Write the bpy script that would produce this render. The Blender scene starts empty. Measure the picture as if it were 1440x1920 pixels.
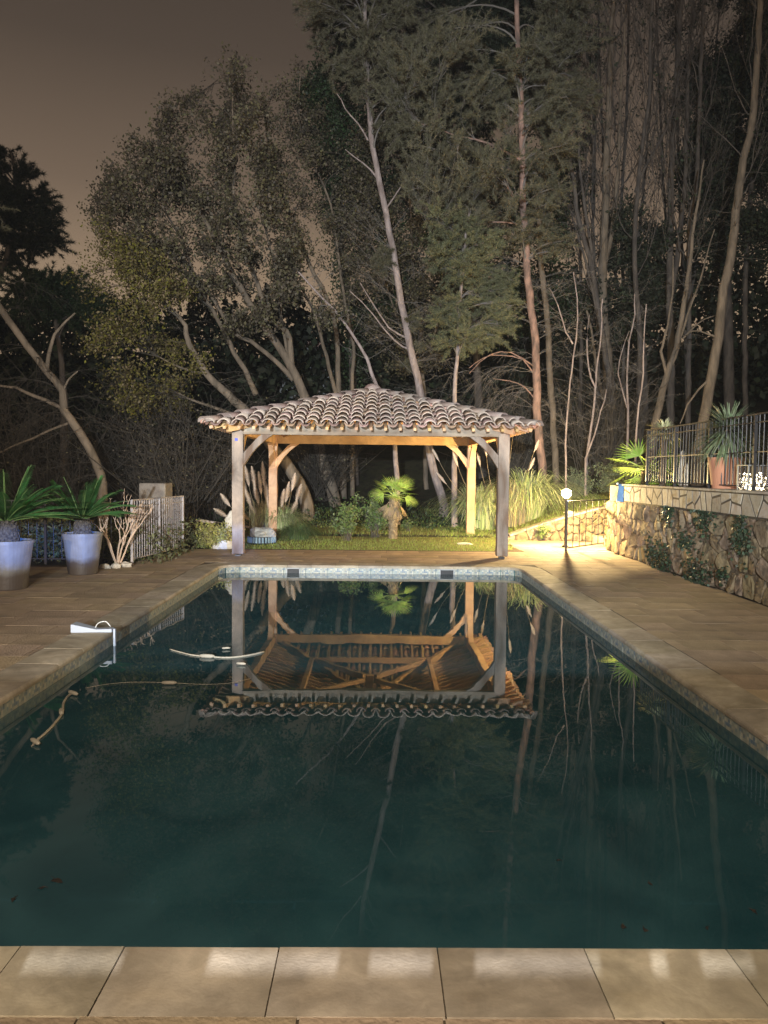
import bpy, bmesh, math, random
import numpy as np
from mathutils import Vector, Matrix

S = bpy.context.scene
COL = S.collection
rng = np.random.default_rng(7)
random.seed(7)

# ------------------------------------------------------------------ camera
F = 1463.0                      # focal length in pixels of a 1920 px high picture
PIT, YAW, ROL = math.radians(3.04), math.radians(0.58), math.radians(0.60)
CH = 1.5
cam = bpy.data.objects.new('camera', bpy.data.cameras.new('camera')); COL.objects.link(cam)
cam.data.sensor_fit = 'VERTICAL'; cam.data.sensor_height = 36.0; cam.data.lens = 36.0 * F / 1920.0
cam.data.clip_end = 500; cam.data.clip_start = 0.05
_fw = Vector((math.sin(YAW) * math.cos(PIT), math.cos(YAW) * math.cos(PIT), -math.sin(PIT)))
_rt = Vector((math.cos(YAW), -math.sin(YAW), 0))
_up = _rt.cross(_fw)
_r2 = _rt * math.cos(ROL) + _up * math.sin(ROL)
_u2 = _up * math.cos(ROL) - _rt * math.sin(ROL)
cam.matrix_world = Matrix(((_r2.x, _u2.x, -_fw.x, 0), (_r2.y, _u2.y, -_fw.y, 0), (_r2.z, _u2.z, -_fw.z, CH), (0, 0, 0, 1)))
S.camera = cam

def at(px, py, Y):
    d = _r2 * ((px - 720) / F) - _u2 * ((py - 960) / F) + _fw
    return Vector((0, 0, CH)) + d * (Y / d.y)
def gp(px, py, z=0.0):
    d = _r2 * ((px - 720) / F) - _u2 * ((py - 960) / F) + _fw
    return Vector((0, 0, CH)) + d * ((z - CH) / d.z)

# ------------------------------------------------------------------ world: night sky with town glow
W = bpy.data.worlds.new('World'); S.world = W; W.use_nodes = True
nt = W.node_tree; bg = nt.nodes['Background']
tc = nt.nodes.new('ShaderNodeTexCoord'); sx = nt.nodes.new('ShaderNodeSeparateXYZ'); cr = nt.nodes.new('ShaderNodeValToRGB')
nt.links.new(tc.outputs['Generated'], sx.inputs[0]); nt.links.new(sx.outputs['Z'], cr.inputs[0]); nt.links.new(cr.outputs[0], bg.inputs[0])
e = cr.color_ramp.elements
e[0].position = 0.0; e[0].color = (.52, .37, .23, 1)
e[1].position = 1.0; e[1].color = (.016, .012, .010, 1)
for p, c in ((.20, (.37, .262, .170)), (.32, (.185, .132, .092)), (.45, (.086, .063, .047)), (.62, (.038, .029, .023))):
    k = e.new(p); k.color = (*c, 1)
bg.inputs[1].default_value = 0.92

S.view_settings.view_transform = 'Standard'; S.view_settings.look = 'None'
S.view_settings.exposure = 0.0; S.view_settings.gamma = 1.0; S.view_settings.use_curve_mapping = False
S.cycles.max_bounces = 6; S.cycles.transparent_max_bounces = 12; S.cycles.caustics_reflective = False
S.cycles.caustics_refractive = False; S.cycles.sample_clamp_indirect = 4.0; S.cycles.use_denoising = True
try: S.cycles.use_light_tree = True
except Exception: pass

# lamps of the house behind the camera (their light is what shows on the posts, the tiles and the trees); the last two are added
FLOODS = [
    # name, location, target, power, colour, spot angle, blend, radius
    ('house_floodlight', (-1.0, -7.4, 2.35), (0.9, 17.0, 5.6), 30000, (.82, .92, 1.0), 50, .9, .03),
    ('house_floodlight', (2.7, -6.4, 1.75), (-3.0, 12.0, 0.1), 24000, (.10, .30, 1.0), 30, .8, .02),
    ('house_floodlight', (-4.6, -7.8, 2.45), (-4.2, 17.0, 3.6), 7500, (1.0, .80, .56), 54, 1.0, .05),
    ('added_fill_light', (-0.5, -3.2, 4.2), (0.3, 7.0, 0.0), 2450, (1.0, .86, .66), 110, 1.0, .45),  # added warm fill that lights the water and deck from above
    ('added_coping_light', (-0.3, -2.4, 1.25), (0.1, 2.3, 0.0), 3000, (.90, .94, 1.0), 52, .6, .006),  # added lamp, lights the near coping through the slot
]
LAMP_L = 54000.0                 # radiance of the garden globe lamp

# ------------------------------------------------------------------ helpers
def tag(o, label=None, cat=None, group=None, kind=None):
    if label: o['label'] = label
    if cat: o['category'] = cat
    if group: o['group'] = group
    if kind: o['kind'] = kind
    return o
def empty(name, loc, label, cat, group=None, rz=0):
    o = bpy.data.objects.new(name, None); COL.objects.link(o); o.location = loc; o.rotation_euler = (0, 0, rz)
    o.empty_display_size = .1
    return tag(o, label, cat, group)

class MB:
    def __init__(s): s.v = []; s.f = []; s.n = 0
    def add(s, v, f):
        v = np.asarray(v, float).reshape(-1, 3)
        s.v.append(v); s.f.extend([tuple(int(i) + s.n for i in q) for q in f]); s.n += len(v); return s
    def box(s, c, d, rot=None, taper=1.0):
        x, y, z = d[0] / 2, d[1] / 2, d[2] / 2
        v = np.array([(-x, -y, -z), (x, -y, -z), (x, y, -z), (-x, y, -z), (-x * taper, -y * taper, z), (x * taper, -y * taper, z), (x * taper, y * taper, z), (-x * taper, y * taper, z)])
        if rot is not None: v = v @ np.array(rot).T
        return s.add(v + np.array(c), [(0, 3, 2, 1), (4, 5, 6, 7), (0, 1, 5, 4), (1, 2, 6, 5), (2, 3, 7, 6), (3, 0, 4, 7)])
    def bar(s, a, b, w, h, up=(0, 0, 1)):
        a = Vector(a); b = Vector(b); d = (b - a); L = d.length; d.normalize()
        sd = d.cross(Vector(up)); sd.normalize(); u = sd.cross(d)
        R = np.array([[d.x, sd.x, u.x], [d.y, sd.y, u.y], [d.z, sd.z, u.z]])
        return s.box((a + b) / 2, (L, w, h), R)
    def tubes(s, P, R, n=4, cap=False):
        """P (N,K,3) paths, R (N,K) radii"""
        P = np.asarray(P, float); R = np.asarray(R, float)
        if P.ndim == 2: P = P[None]; R = R[None]
        N, K, _ = P.shape
        T = np.gradient(P, axis=1); T /= np.linalg.norm(T, axis=2, keepdims=True) + 1e-9
        ref = np.where(np.abs(T[..., 2:3]) > .9, np.array([1., 0, 0]), np.array([0, 0, 1.]))
        ref = np.repeat(ref[:, :1], K, 1)
        A = np.cross(T, ref); A /= np.linalg.norm(A, axis=2, keepdims=True) + 1e-9
        B = np.cross(T, A)
        th = np.arange(n) * 2 * math.pi / n
        V = P[:, :, None] + R[:, :, None, None] * (A[:, :, None] * np.cos(th)[None, None, :, None] + B[:, :, None] * np.sin(th)[None, None, :, None])
        idx = np.arange(N * K * n).reshape(N, K, n)
        a = idx[:, :-1]; b = idx[:, 1:]
        q = np.stack([a, np.roll(a, -1, 2), np.roll(b, -1, 2), b], -1).reshape(-1, 4)
        f = [tuple(x) for x in q.tolist()]
        if cap: f += [tuple(idx[i, K - 1].tolist()) for i in range(N)] + [tuple(idx[i, 0][::-1].tolist()) for i in range(N)]
        return s.add(V.reshape(-1, 3), f)
    def quads(s, V):
        """V (N,4,3)"""
        N = len(V); idx = np.arange(N * 4).reshape(N, 4).tolist()
        return s.add(V.reshape(-1, 3), idx)
    def lathe(s, prof, c=(0, 0, 0), n=24):
        v = []; f = []
        for r, z in prof:
            for k in range(n):
                a = 2 * math.pi * k / n; v.append((c[0] + r * math.cos(a), c[1] + r * math.sin(a), c[2] + z))
        for i in range(len(prof) - 1):
            for k in range(n):
                k2 = (k + 1) % n; f.append((i * n + k, i * n + k2, (i + 1) * n + k2, (i + 1) * n + k))
        return s.add(v, f)
    def mesh(s, name, mat, smooth=False):
        me = bpy.data.meshes.new(name)
        v = np.concatenate(s.v) if s.v else np.zeros((0, 3))
        lens = np.array([len(q) for q in s.f], dtype=np.int32)
        flat = np.fromiter((i for q in s.f for i in q), dtype=np.int32, count=int(lens.sum()))
        me.vertices.add(len(v)); me.vertices.foreach_set('co', v.ravel())
        me.loops.add(len(flat)); me.loops.foreach_set('vertex_index', flat)
        me.polygons.add(len(lens)); st = np.zeros(len(lens), np.int32); st[1:] = np.cumsum(lens)[:-1]
        me.polygons.foreach_set('loop_start', st); me.polygons.foreach_set('loop_total', lens)
        me.polygons.foreach_set('use_smooth', np.full(len(lens), bool(smooth)))
        me.update(calc_edges=True); me.validate()
        if mat: me.materials.append(mat)
        return me
    def build(s, name, mat, parent=None, smooth=False, **kw):
        o = bpy.data.objects.new(name, s.mesh(name, mat, smooth)); COL.objects.link(o)
        if parent:
            o.parent = parent
            if not kw.pop('local', False):
                o.matrix_parent_inverse = Matrix.Identity(4)
                # parents are empties with a location (and maybe rotation): bring world coordinates into their space
                M = Matrix.Translation(parent.location) @ parent.rotation_euler.to_matrix().to_4x4()
                if parent.parent:
                    pp = parent.parent; M = (Matrix.Translation(pp.location) @ pp.rotation_euler.to_matrix().to_4x4()) @ M
                o.data.transform(M.inverted())
        kw.pop('local', None)
        return tag(o, **kw)
def inst(name, me, parent=None, loc=(0, 0, 0), rot=(0, 0, 0), scale=(1, 1, 1)):
    o = bpy.data.objects.new(name, me); COL.objects.link(o); o.parent = parent
    o.location = loc; o.rotation_euler = rot; o.scale = scale
    return o

# ------------------------------------------------------------------ materials
MATS = {}
def mat(name, col, rough=.8, col2=None, nscale=8, bump=0, bscale=None, obj_rand=0, island_rand=0, metal=0, emit=0, trans=0, spec=.3, dist=1, stretch=None, col3=None):
    if name in MATS: return MATS[name]
    m = bpy.data.materials.new(name); m.use_nodes = True; t = m.node_tree; N = t.nodes; L = t.links
    b = N['Principled BSDF']; b.inputs['Roughness'].default_value = rough; b.inputs['Metallic'].default_value = metal
    b.inputs['Specular IOR Level'].default_value = spec
    tcn = N.new('ShaderNodeTexCoord'); src = tcn.outputs['Object']
    if stretch:
        mp = N.new('ShaderNodeMapping'); mp.inputs['Scale'].default_value = stretch; L.new(src, mp.inputs[0]); src = mp.outputs[0]
    cur = None
    if col2:
        no = N.new('ShaderNodeTexNoise'); no.inputs['Scale'].default_value = nscale; no.inputs['Detail'].default_value = 6; no.inputs['Distortion'].default_value = .4 * dist
        L.new(src, no.inputs[0])
        rp = N.new('ShaderNodeValToRGB'); rp.color_ramp.elements[0].position = .36; rp.color_ramp.elements[1].position = .66
        rp.color_ramp.elements[0].color = (*col, 1); rp.color_ramp.elements[1].color = (*col2, 1)
        if col3: k = rp.color_ramp.elements.new(.5); k.color = (*col3, 1)
        L.new(no.outputs[0], rp.inputs[0]); cur = rp.outputs[0]
    if obj_rand or island_rand:
        if obj_rand:
            oi = N.new('ShaderNodeObjectInfo'); r = oi.outputs['Random']; amt = obj_rand
        else:
            g = N.new('ShaderNodeNewGeometry'); r = g.outputs['Random Per Island']; amt = island_rand
        mr = N.new('ShaderNodeMapRange'); mr.inputs[3].default_value = 1 - amt; mr.inputs[4].default_value = 1 + amt; L.new(r, mr.inputs[0])
        hs = N.new('ShaderNodeHueSaturation')
        L.new(mr.outputs[0], hs.inputs['Value'])
        m2 = N.new('ShaderNodeMath'); m2.operation = 'MULTIPLY'; m2.inputs[1].default_value = 7.31; L.new(r, m2.inputs[0])
        m3 = N.new('ShaderNodeMath'); m3.operation = 'FRACT'; L.new(m2.outputs[0], m3.inputs[0])
        mr2 = N.new('ShaderNodeMapRange'); mr2.inputs[3].default_value = .5 - .07 * amt; mr2.inputs[4].default_value = .5 + .07 * amt; L.new(m3.outputs[0], mr2.inputs[0]); L.new(mr2.outputs[0], hs.inputs['Hue'])
        mr3 = N.new('ShaderNodeMapRange'); mr3.inputs[3].default_value = 1 - .6 * amt; mr3.inputs[4].default_value = 1 + .3 * amt; L.new(m3.outputs[0], mr3.inputs[0]); L.new(mr3.outputs[0], hs.inputs['Saturation'])
        if cur: L.new(cur, hs.inputs['Color'])
        else: hs.inputs['Color'].default_value = (*col, 1)
        cur = hs.outputs[0]
    if cur: L.new(cur, b.inputs['Base Color'])
    else: b.inputs['Base Color'].default_value = (*col, 1)
    if bump:
        n2 = N.new('ShaderNodeTexNoise'); n2.inputs['Scale'].default_value = bscale or nscale * 3; n2.inputs['Detail'].default_value = 8; L.new(src, n2.inputs[0])
        bp = N.new('ShaderNodeBump'); bp.inputs['Strength'].default_value = bump; bp.inputs['Distance'].default_value = .02; L.new(n2.outputs[0], bp.inputs['Height']); L.new(bp.outputs[0], b.inputs['Normal'])
    if emit: b.inputs['Emission Color'].default_value = (*col, 1); b.inputs['Emission Strength'].default_value = emit
    if trans:
        tr = N.new('ShaderNodeBsdfTranslucent'); mx = N.new('ShaderNodeMixShader'); mx.inputs[0].default_value = trans
        if cur: L.new(cur, tr.inputs[0])
        else: tr.inputs[0].default_value = (*col, 1)
        L.new(b.outputs[0], mx.inputs[1]); L.new(tr.outputs[0], mx.inputs[2]); L.new(mx.outputs[0], N['Material Output'].inputs[0])
    MATS[name] = m; return m

M_pave = mat('paver_stone', (.42, .31, .205), .85, (.28, .205, .135), 1.7, .5, 50, obj_rand=.13, col3=(.35, .26, .172))
M_pave2 = mat('deck_mortar', (.055, .04, .026), .95, (.09, .065, .04), 20, .5)
M_cope = mat('coping_stone', (.52, .44, .34), .8, (.38, .31, .22), 3, .13, 90, obj_rand=.13)
M_wood_out = mat('weathered_timber', (.17, .112, .075), .8, (.39, .30, .225), 4.5, .5, 30, stretch=(1, 1, .25), obj_rand=.08, col3=(.26, .21, .17))
M_wood_x = mat('weathered_timber_beam', (.20, .145, .105), .8, (.44, .37, .29), 4.5, .5, 30, stretch=(.25, 1, 1), obj_rand=.08)
M_wood_in = mat('fresh_timber', (.70, .45, .24), .7, (.52, .29, .13), 3, .3, 30, stretch=(.6, .6, .6), obj_rand=.15)
M_tile = mat('clay_tile', (.38, .165, .11), .85, (.37, .28, .235), 4, .6, 60, obj_rand=.38, col3=(.27, .185, .145))
def rim(m, col):
    t = m.node_tree; N = t.nodes; L = t.links; b = N['Principled BSDF']; src = b.inputs['Base Color'].links[0].from_socket
    g = N.new('ShaderNodeTexCoord'); sp = N.new('ShaderNodeSeparateXYZ'); L.new(g.outputs['Object'], sp.inputs[0]); no = N.new('ShaderNodeTexNoise'); no.inputs['Scale'].default_value = 30; L.new(g.outputs['Object'], no.inputs[0])
    a = N.new('ShaderNodeMath'); a.operation = 'MULTIPLY_ADD'; a.inputs[1].default_value = .05; L.new(no.outputs[0], a.inputs[0]); L.new(sp.outputs['Y'], a.inputs[2])
    r = N.new('ShaderNodeMapRange'); r.inputs[1].default_value = .045; r.inputs[2].default_value = .065; r.inputs[3].default_value = 1; r.inputs[4].default_value = 0; L.new(a.outputs[0], r.inputs[0])
    mx = N.new('ShaderNodeMixRGB'); L.new(r.outputs[0], mx.inputs[0]); L.new(src, mx.inputs[1]); mx.inputs[2].default_value = (*col, 1); L.new(mx.outputs[0], b.inputs['Base Color'])
M_chan = mat('channel_clay', (.30, .17, .12), .9, (.33, .26, .21), 4, .6, 60, obj_rand=.3)
rim(M_tile, (.50, .41, .34))
M_raft = mat('rafter_timber', (.60, .39, .21), .8, (.42, .25, .12), 3, .4, 30, obj_rand=.2)
M_tile_j = mat('clay_tile_joined', (.52, .27, .17), .85, (.46, .34, .26), 5, .6, 60, island_rand=.4, col3=(.46, .27, .18))
M_ridge = mat('ridge_mortar_tile', (.32, .27, .24), .9, (.26, .15, .11), 2.5, .8, 40, obj_rand=.2)
M_stone = mat('rubble_stone', (.205, .145, .082), .9, (.10, .078, .052), 7, 1.0, 16, obj_rand=.22, col3=(.24, .178, .108))
M_mortar = mat('mortar', (.17, .13, .085), .95, (.07, .055, .04), 12, 1.0, 30)
M_slab = mat('crazy_slab', (.32, .265, .20), .8, (.23, .17, .11), 5, .4, 30, obj_rand=.25, col3=(.36, .32, .27))
M_iron = mat('dark_iron', (.035, .032, .032), .45, metal=.4, spec=.5)
M_ironl = mat('grey_painted_iron', (.38, .33, .31), .5, (.30, .25, .23), 9, spec=.4)
M_grass = mat('lawn_blade', (.22, .27, .055), .7, island_rand=.5, trans=.3)
M_soil = mat('soil', (.045, .035, .022), .95, (.022, .018, .012), 3, 1.0, 14, col3=(.035, .035, .015))
M_leaf_br = mat('oak_leaf', (.12, .10, .058), .6, island_rand=.5, trans=.25)
M_leaf_yl = mat('yellow_leaf', (.16, .13, .035), .6, island_rand=.45, trans=.25)
M_leaf_gr = mat('evergreen_leaf', (.035, .055, .022), .55, island_rand=.5, trans=.15)
M_leaf_dk = mat('dark_forest_leaf', (.028, .034, .018), .7, island_rand=.6, trans=.1)
M_needle = mat('pine_needle', (.125, .112, .066), .6, island_rand=.35, trans=.15)
M_needle2 = mat('pine_needle_bright', (.145, .145, .072), .6, island_rand=.35, trans=.15)
M_bark_pl = mat('pale_bark', (.36, .29, .27), .9, (.20, .155, .14), 9, 1.0, 25, stretch=(1, 1, .35))
M_bark_rd = mat('reddish_pine_bark', (.36, .22, .17), .9, (.13, .09, .075), 7, 1.0, 18, stretch=(1, 1, .4))
M_bark_gr = mat('grey_bark', (.22, .17, .125), .9, (.12, .095, .07), 7, 1.0, 25, stretch=(1, 1, .3))
M_bark_dk = mat('dark_bark', (.12, .10, .085), .9, (.06, .05, .045), 7, 1.0, 25, stretch=(1, 1, .3))
M_twig = mat('twig', (.085, .072, .058), .9)
M_twigd = mat('dark_twig', (.05, .042, .034), .9)
M_twigp = mat('pale_twig', (.17, .15, .135), .9)
M_pampas = mat('pampas_blade', (.42, .47, .20), .6, island_rand=.5, trans=.3)
M_pampas_dry = mat('pampas_straw', (.42, .33, .17), .7, island_rand=.4, trans=.3)
M_plume = mat('pampas_plume', (.85, .70, .55), .9, island_rand=.25, trans=.35)

def stain(m, scale, lo, hi, c0=.40, c1=.68):
    t = m.node_tree; N = t.nodes; L = t.links; b = N['Principled BSDF']; src = b.inputs['Base Color'].links[0].from_socket
    g = N.new('ShaderNodeNewGeometry'); no = N.new('ShaderNodeTexNoise'); no.inputs['Scale'].default_value = scale; no.inputs['Detail'].default_value = 8; no.inputs['Roughness'].default_value = .62; no.inputs['Distortion'].default_value = .8; L.new(g.outputs['Position'], no.inputs[0])
    r = N.new('ShaderNodeMapRange'); r.inputs[1].default_value = c0; r.inputs[2].default_value = c1; r.inputs[3].default_value = lo; r.inputs[4].default_value = hi; L.new(no.outputs[0], r.inputs[0])
    hs = N.new('ShaderNodeHueSaturation'); L.new(src, hs.inputs['Color']); L.new(r.outputs[0], hs.inputs['Value']); L.new(hs.outputs[0], b.inputs['Base Color'])
stain(M_pave, .9, .84, 1.14); stain(M_pave, 7.0, .88, 1.07); stain(M_cope, 1.7, .66, 1.10); stain(M_cope, 9, .82, 1.06); stain(M_stone, 1.1, .80, 1.25); stain(M_slab, 1.3, .7, 1.1); stain(M_wood_out, 1.6, .65, 1.15); stain(M_wood_in, 2.2, .75, 1.1); stain(M_tile, .8, .75, 1.2); stain(M_ridge, 2.5, .65, 1.15)
def leaf_quads(C, size, asp=.55, up=.0):
    """C (N,3) centres -> diamond leaves"""
    N = len(C)
    a = rng.normal(size=(N, 3)); a[:, 2] -= up; a /= np.linalg.norm(a, axis=1, keepdims=True)
    b = np.cross(a, rng.normal(size=(N, 3))); b /= np.linalg.norm(b, axis=1, keepdims=True)
    s = size * (.6 + .8 * rng.random((N, 1)))
    return np.stack([C - a * s * .5, C + b * s * asp * .5 - a * s * .05, C + a * s * .5, C - b * s * asp * .5 - a * s * .05], 1)
def needle_tris(C, D, n, ln, w):
    """tufts of n needles at C pointing about D"""
    N = len(C)
    d = D[:, None] + rng.normal(size=(N, n, 3)) * .75; d /= np.linalg.norm(d, axis=2, keepdims=True)
    s = np.cross(d, rng.normal(size=(N, n, 3))); s /= np.linalg.norm(s, axis=2, keepdims=True)
    L = ln * (.6 + .6 * rng.random((N, n, 1)))
    c = C[:, None]
    V = np.stack([c - s * w / 2 + 0 * d, c + s * w / 2, c + d * L], 2).reshape(-1, 3)
    return V, np.arange(len(V)).reshape(-1, 3).tolist()
def resample(P, step):
    P = np.asarray(P, float)
    # Catmull-Rom
    Q = np.vstack([2 * P[0] - P[1], P, 2 * P[-1] - P[-2]]); out = []
    for i in range(1, len(Q) - 2):
        k = max(2, int(np.linalg.norm(Q[i + 1] - Q[i]) / step))
        for j in range(k):
            t = j / k; p0, p1, p2, p3 = Q[i - 1], Q[i], Q[i + 1], Q[i + 2]
            out.append(.5 * ((2 * p1) + (-p0 + p2) * t + (2 * p0 - 5 * p1 + 4 * p2 - p3) * t * t + (-p0 + 3 * p1 - 3 * p2 + p3) * t ** 3))
    out.append(P[-1]); return np.array(out)
def inpoly(x, y, P):
    c = False; j = len(P) - 1
    for i in range(len(P)):
        if (P[i][1] > y) != (P[j][1] > y) and x < (P[j][0] - P[i][0]) * (y - P[i][1]) / (P[j][1] - P[i][1]) + P[i][0]: c = not c
        j = i
    return c
def bez(a, b, c, K):
    t = np.linspace(0, 1, K)[None, :, None]
    return (1 - t) ** 2 * a[:, None] + 2 * t * (1 - t) * b[:, None] + t * t * c[:, None]

# ------------------------------------------------------------------ pool
XL, XR, YF, YN, HD = -2.408, 2.249, 12.216, 2.394, .123
CW = .33                        # coping width
pool = empty('swimming_pool', ((XL + XR) / 2, (YF + YN) / 2, 0), None, None); pool['kind'] = 'structure'
RC = .28
def corner(cx, cy, a0, a1, r, n=8): return [(cx + r * math.cos(a0 + (a1 - a0) * i / n), cy + r * math.sin(a0 + (a1 - a0) * i / n)) for i in range(n + 1)]
def outline(off, n=8):
    P = [(XR + off, YN - off)] + corner(XR - RC, YF - RC, 0, math.pi / 2, RC + off, n) + corner(XL + RC, YF - RC, math.pi / 2, math.pi, RC + off, n) + [(XL - off, YN - off)]
    return P
PO = outline(.025)
n = len(PO); zt, zb = -.035, -1.55
basin = MB(); basin.add([(x, y, zt) for x, y in PO] + [(x, y, zb) for x, y in PO], [(i, i + n, (i + 1) % n + n, (i + 1) % n) for i in range(n)] + [tuple(range(n, 2 * n))])
def m_mosaic(name, cols, scale, grout, wear=None, rough=.35):
    m = bpy.data.materials.new(name); m.use_nodes = True; t = m.node_tree; N = t.nodes; L = t.links; b = N['Principled BSDF']
    g = N.new('ShaderNodeTexCoord'); v = N.new('ShaderNodeTexVoronoi'); v.distance = 'CHEBYCHEV'; v.inputs['Scale'].default_value = scale; v.inputs['Randomness'].default_value = 0.0
    mp = N.new('ShaderNodeMapping'); mp.inputs['Location'].default_value = (.003, .004, .005); L.new(g.outputs['Object'], mp.inputs[0]); L.new(mp.outputs[0], v.inputs[0])
    rp = N.new('ShaderNodeValToRGB'); rp.color_ramp.interpolation = 'CONSTANT'; rp.color_ramp.elements.remove(rp.color_ramp.elements[1])
    sp = N.new('ShaderNodeSeparateColor'); L.new(v.outputs['Color'], sp.inputs[0]); L.new(sp.outputs[0], rp.inputs[0])
    for i, c in enumerate(cols):
        k = rp.color_ramp.elements[0] if i == 0 else rp.color_ramp.elements.new(i / len(cols)); k.color = (*c, 1)
    gr = N.new('ShaderNodeMath'); gr.operation = 'GREATER_THAN'; gr.inputs[1].default_value = .44; L.new(v.outputs['Distance'], gr.inputs[0])
    mx = N.new('ShaderNodeMixRGB'); L.new(gr.outputs[0], mx.inputs[0]); L.new(rp.outputs[0], mx.inputs[1]); mx.inputs[2].default_value = (*grout, 1)
    out = mx.outputs[0]
    if wear:
        no = N.new('ShaderNodeTexNoise'); no.inputs['Scale'].default_value = wear[0]; no.inputs['Detail'].default_value = 7; no.inputs['Distortion'].default_value = .6; L.new(g.outputs['Object'], no.inputs[0])
        r2 = N.new('ShaderNodeMapRange'); r2.inputs[1].default_value = .42; r2.inputs[2].default_value = .72; r2.inputs[4].default_value = wear[2]; L.new(no.outputs[0], r2.inputs[0])
        m2 = N.new('ShaderNodeMixRGB'); L.new(r2.outputs[0], m2.inputs[0]); L.new(out, m2.inputs[1]); m2.inputs[2].default_value = (*wear[1], 1); out = m2.outputs[0]
    L.new(out, b.inputs['Base Color']); b.inputs['Roughness'].default_value = rough
    return m
M_basin = m_mosaic('teal_mosaic', [(.016, .085, .095), (.012, .070, .080), (.022, .10, .105), (.010, .055, .070), (.018, .09, .09)], 1 / .05, (.028, .085, .085), (1.1, (.045, .11, .10), .75), .6)
M_frieze = m_mosaic('pale_blue_mosaic', [(.26, .30, .27), (.16, .22, .26), (.44, .42, .34), (.08, .14, .22), (.33, .34, .29), (.19, .24, .25)], 1 / .025, (.30, .30, .26), (14, (.18, .17, .13), .6), .4)
ob = basin.build('pool_basin', M_basin, pool)
ob['kind'] = 'structure'
# frieze tiles above the water
fr = MB().box((0, 0, 0), (.322, .012, .105)).mesh('frieze_tile', M_frieze)
def frieze(x, y, rz): inst('frieze_tile', fr, pool, Vector((x, y, -.088)) - pool.location, (0, 0, rz))
nx = 12; stp = (XR - XL - 2 * RC) / nx
for i in range(nx): 
    o = inst('frieze_tile', fr, pool, Vector((XL + RC + stp * (i + .5), YF + .012, -.088)) - pool.location, (0, 0, 0), (stp / .328, 1, 1))
ny = 29; sty = (YF - RC - YN) / ny
for i in range(ny):
    for x in (XL - .012, XR + .012): inst('frieze_tile', fr, pool, Vector((x, YN + sty * (i + .5), -.088)) - pool.location, (0, 0, math.pi / 2), (sty / .328, 1, 1))
for cx, a0 in ((XR - RC, 0), (XL + RC, math.pi / 2)):
    for i in range(2):
        a = a0 + (i + .5) * math.pi / 4
        inst('frieze_tile', fr, pool, Vector((cx + (RC + .005) * math.cos(a), YF - RC + (RC + .005) * math.sin(a), -.088)) - pool.location, (0, 0, a + math.pi / 2), (.66, 1, 1))
# skimmer mouths in the far wall
M_black = mat('black_plastic', (.012, .012, .014), .5); M_whitep = mat('white_plastic', (.72, .72, .70), .45)
for px0, px1 in ((538, 562), (825, 851)):
    a = at(px0, 1070, YF); b = at(px1, 1070, YF); w = b.x - a.x; cxx = (a.x + b.x) / 2
    t = MB(); y = YF - .004
    t.box((cxx, y, -.048), (w, .03, .012)); t.box((cxx, y, -.172), (w, .03, .016)); t.box((a.x, y, -.11), (.014, .03, .136)); t.box((b.x, y, -.11), (.014, .03, .136))
    o = t.build('skimmer_frame', mat('grey_plastic', (.35, .36, .37), .5), pool); MB().box((cxx, y + .006, -.11), (w - .012, .012, .112)).build('skimmer_flap', M_black, pool)
# underwater bench step along the right side
bm_ = MB(); bm_.box((XR - .16, 5.6, -1.0), (.36, 3.4, 1.30)); o = bm_.build('underwater_bench', M_basin, pool)

# coping stones
def coping_mesh(L, w=CW):
    prof = [(0, -.040), (0, -.020), (.004, -.009), (.014, .000), (w, .003), (w, -.040)]   # distance from the water edge, height
    k = len(prof); v = []
    for X in (0, L):
        v += [(X, p[0], p[1]) for p in prof]
    f = [(i, (i + 1) % k, (i + 1) % k + k, i + k) for i in range(k)] + [tuple(range(k))[::-1], tuple(range(k, 2 * k))]
    return MB().add(v, f).mesh('coping_stone', M_cope)
cop = {}
def put_cope(x, y, rz, L):
    key = round(L, 3)
    if key not in cop: cop[key] = coping_mesh(L)
    inst('coping_stone', cop[key], pool, Vector((x, y, rng.uniform(-.001, .001))) - pool.location, (0, 0, rz))
# near end (0.5 m stones), joints traced
xs = [-3.6, -3.1, -2.6, -2.1, -1.60, -1.10] + [at(q, 1790, 2.35).x for q in (228, 521, 821, 1099)] + [1.12, 1.62, 2.12, 2.62]
xs = sorted(set(round(x, 3) for x in xs)); xs = [x for i, x in enumerate(xs) if i == 0 or x - xs[i - 1] > .3]
for a, b in zip(xs[:-1], xs[1:]): put_cope(b - .0022, YN, math.pi, b - a - .0044)
ns = 11; st = (XR - XL - 2 * RC) / ns
for i in range(ns): put_cope(XL + RC + i * st + .002, YF, 0, st - .004)
ns = 19; st = (YF - RC - YN) / ns
for i in range(ns):
    put_cope(XR, YN + (i + 1) * st - .002, -math.pi / 2, st - .004)
    put_cope(XL, YN + i * st + .002, math.pi / 2, st - .004)
for cx, a0 in ((XR - RC, 0), (XL + RC, math.pi / 2)):
    k = 8; v = []; f = []
    prof = [(0, -.040), (0, -.020), (.004, -.009), (.014, .000), (CW, .003), (CW, -.040)]
    for i in range(k + 1):
        a = a0 + i * math.pi / 2 / k
        for d, z in prof: v.append((cx + (RC + d) * math.cos(a), YF - RC + (RC + d) * math.sin(a), z))
    for i in range(k):
        for j in range(6): f.append((i * 6 + j, i * 6 + (j + 1) % 6, (i + 1) * 6 + (j + 1) % 6, (i + 1) * 6 + j))
    MB().add(v, f).build('coping_stone', M_cope, pool)

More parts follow.
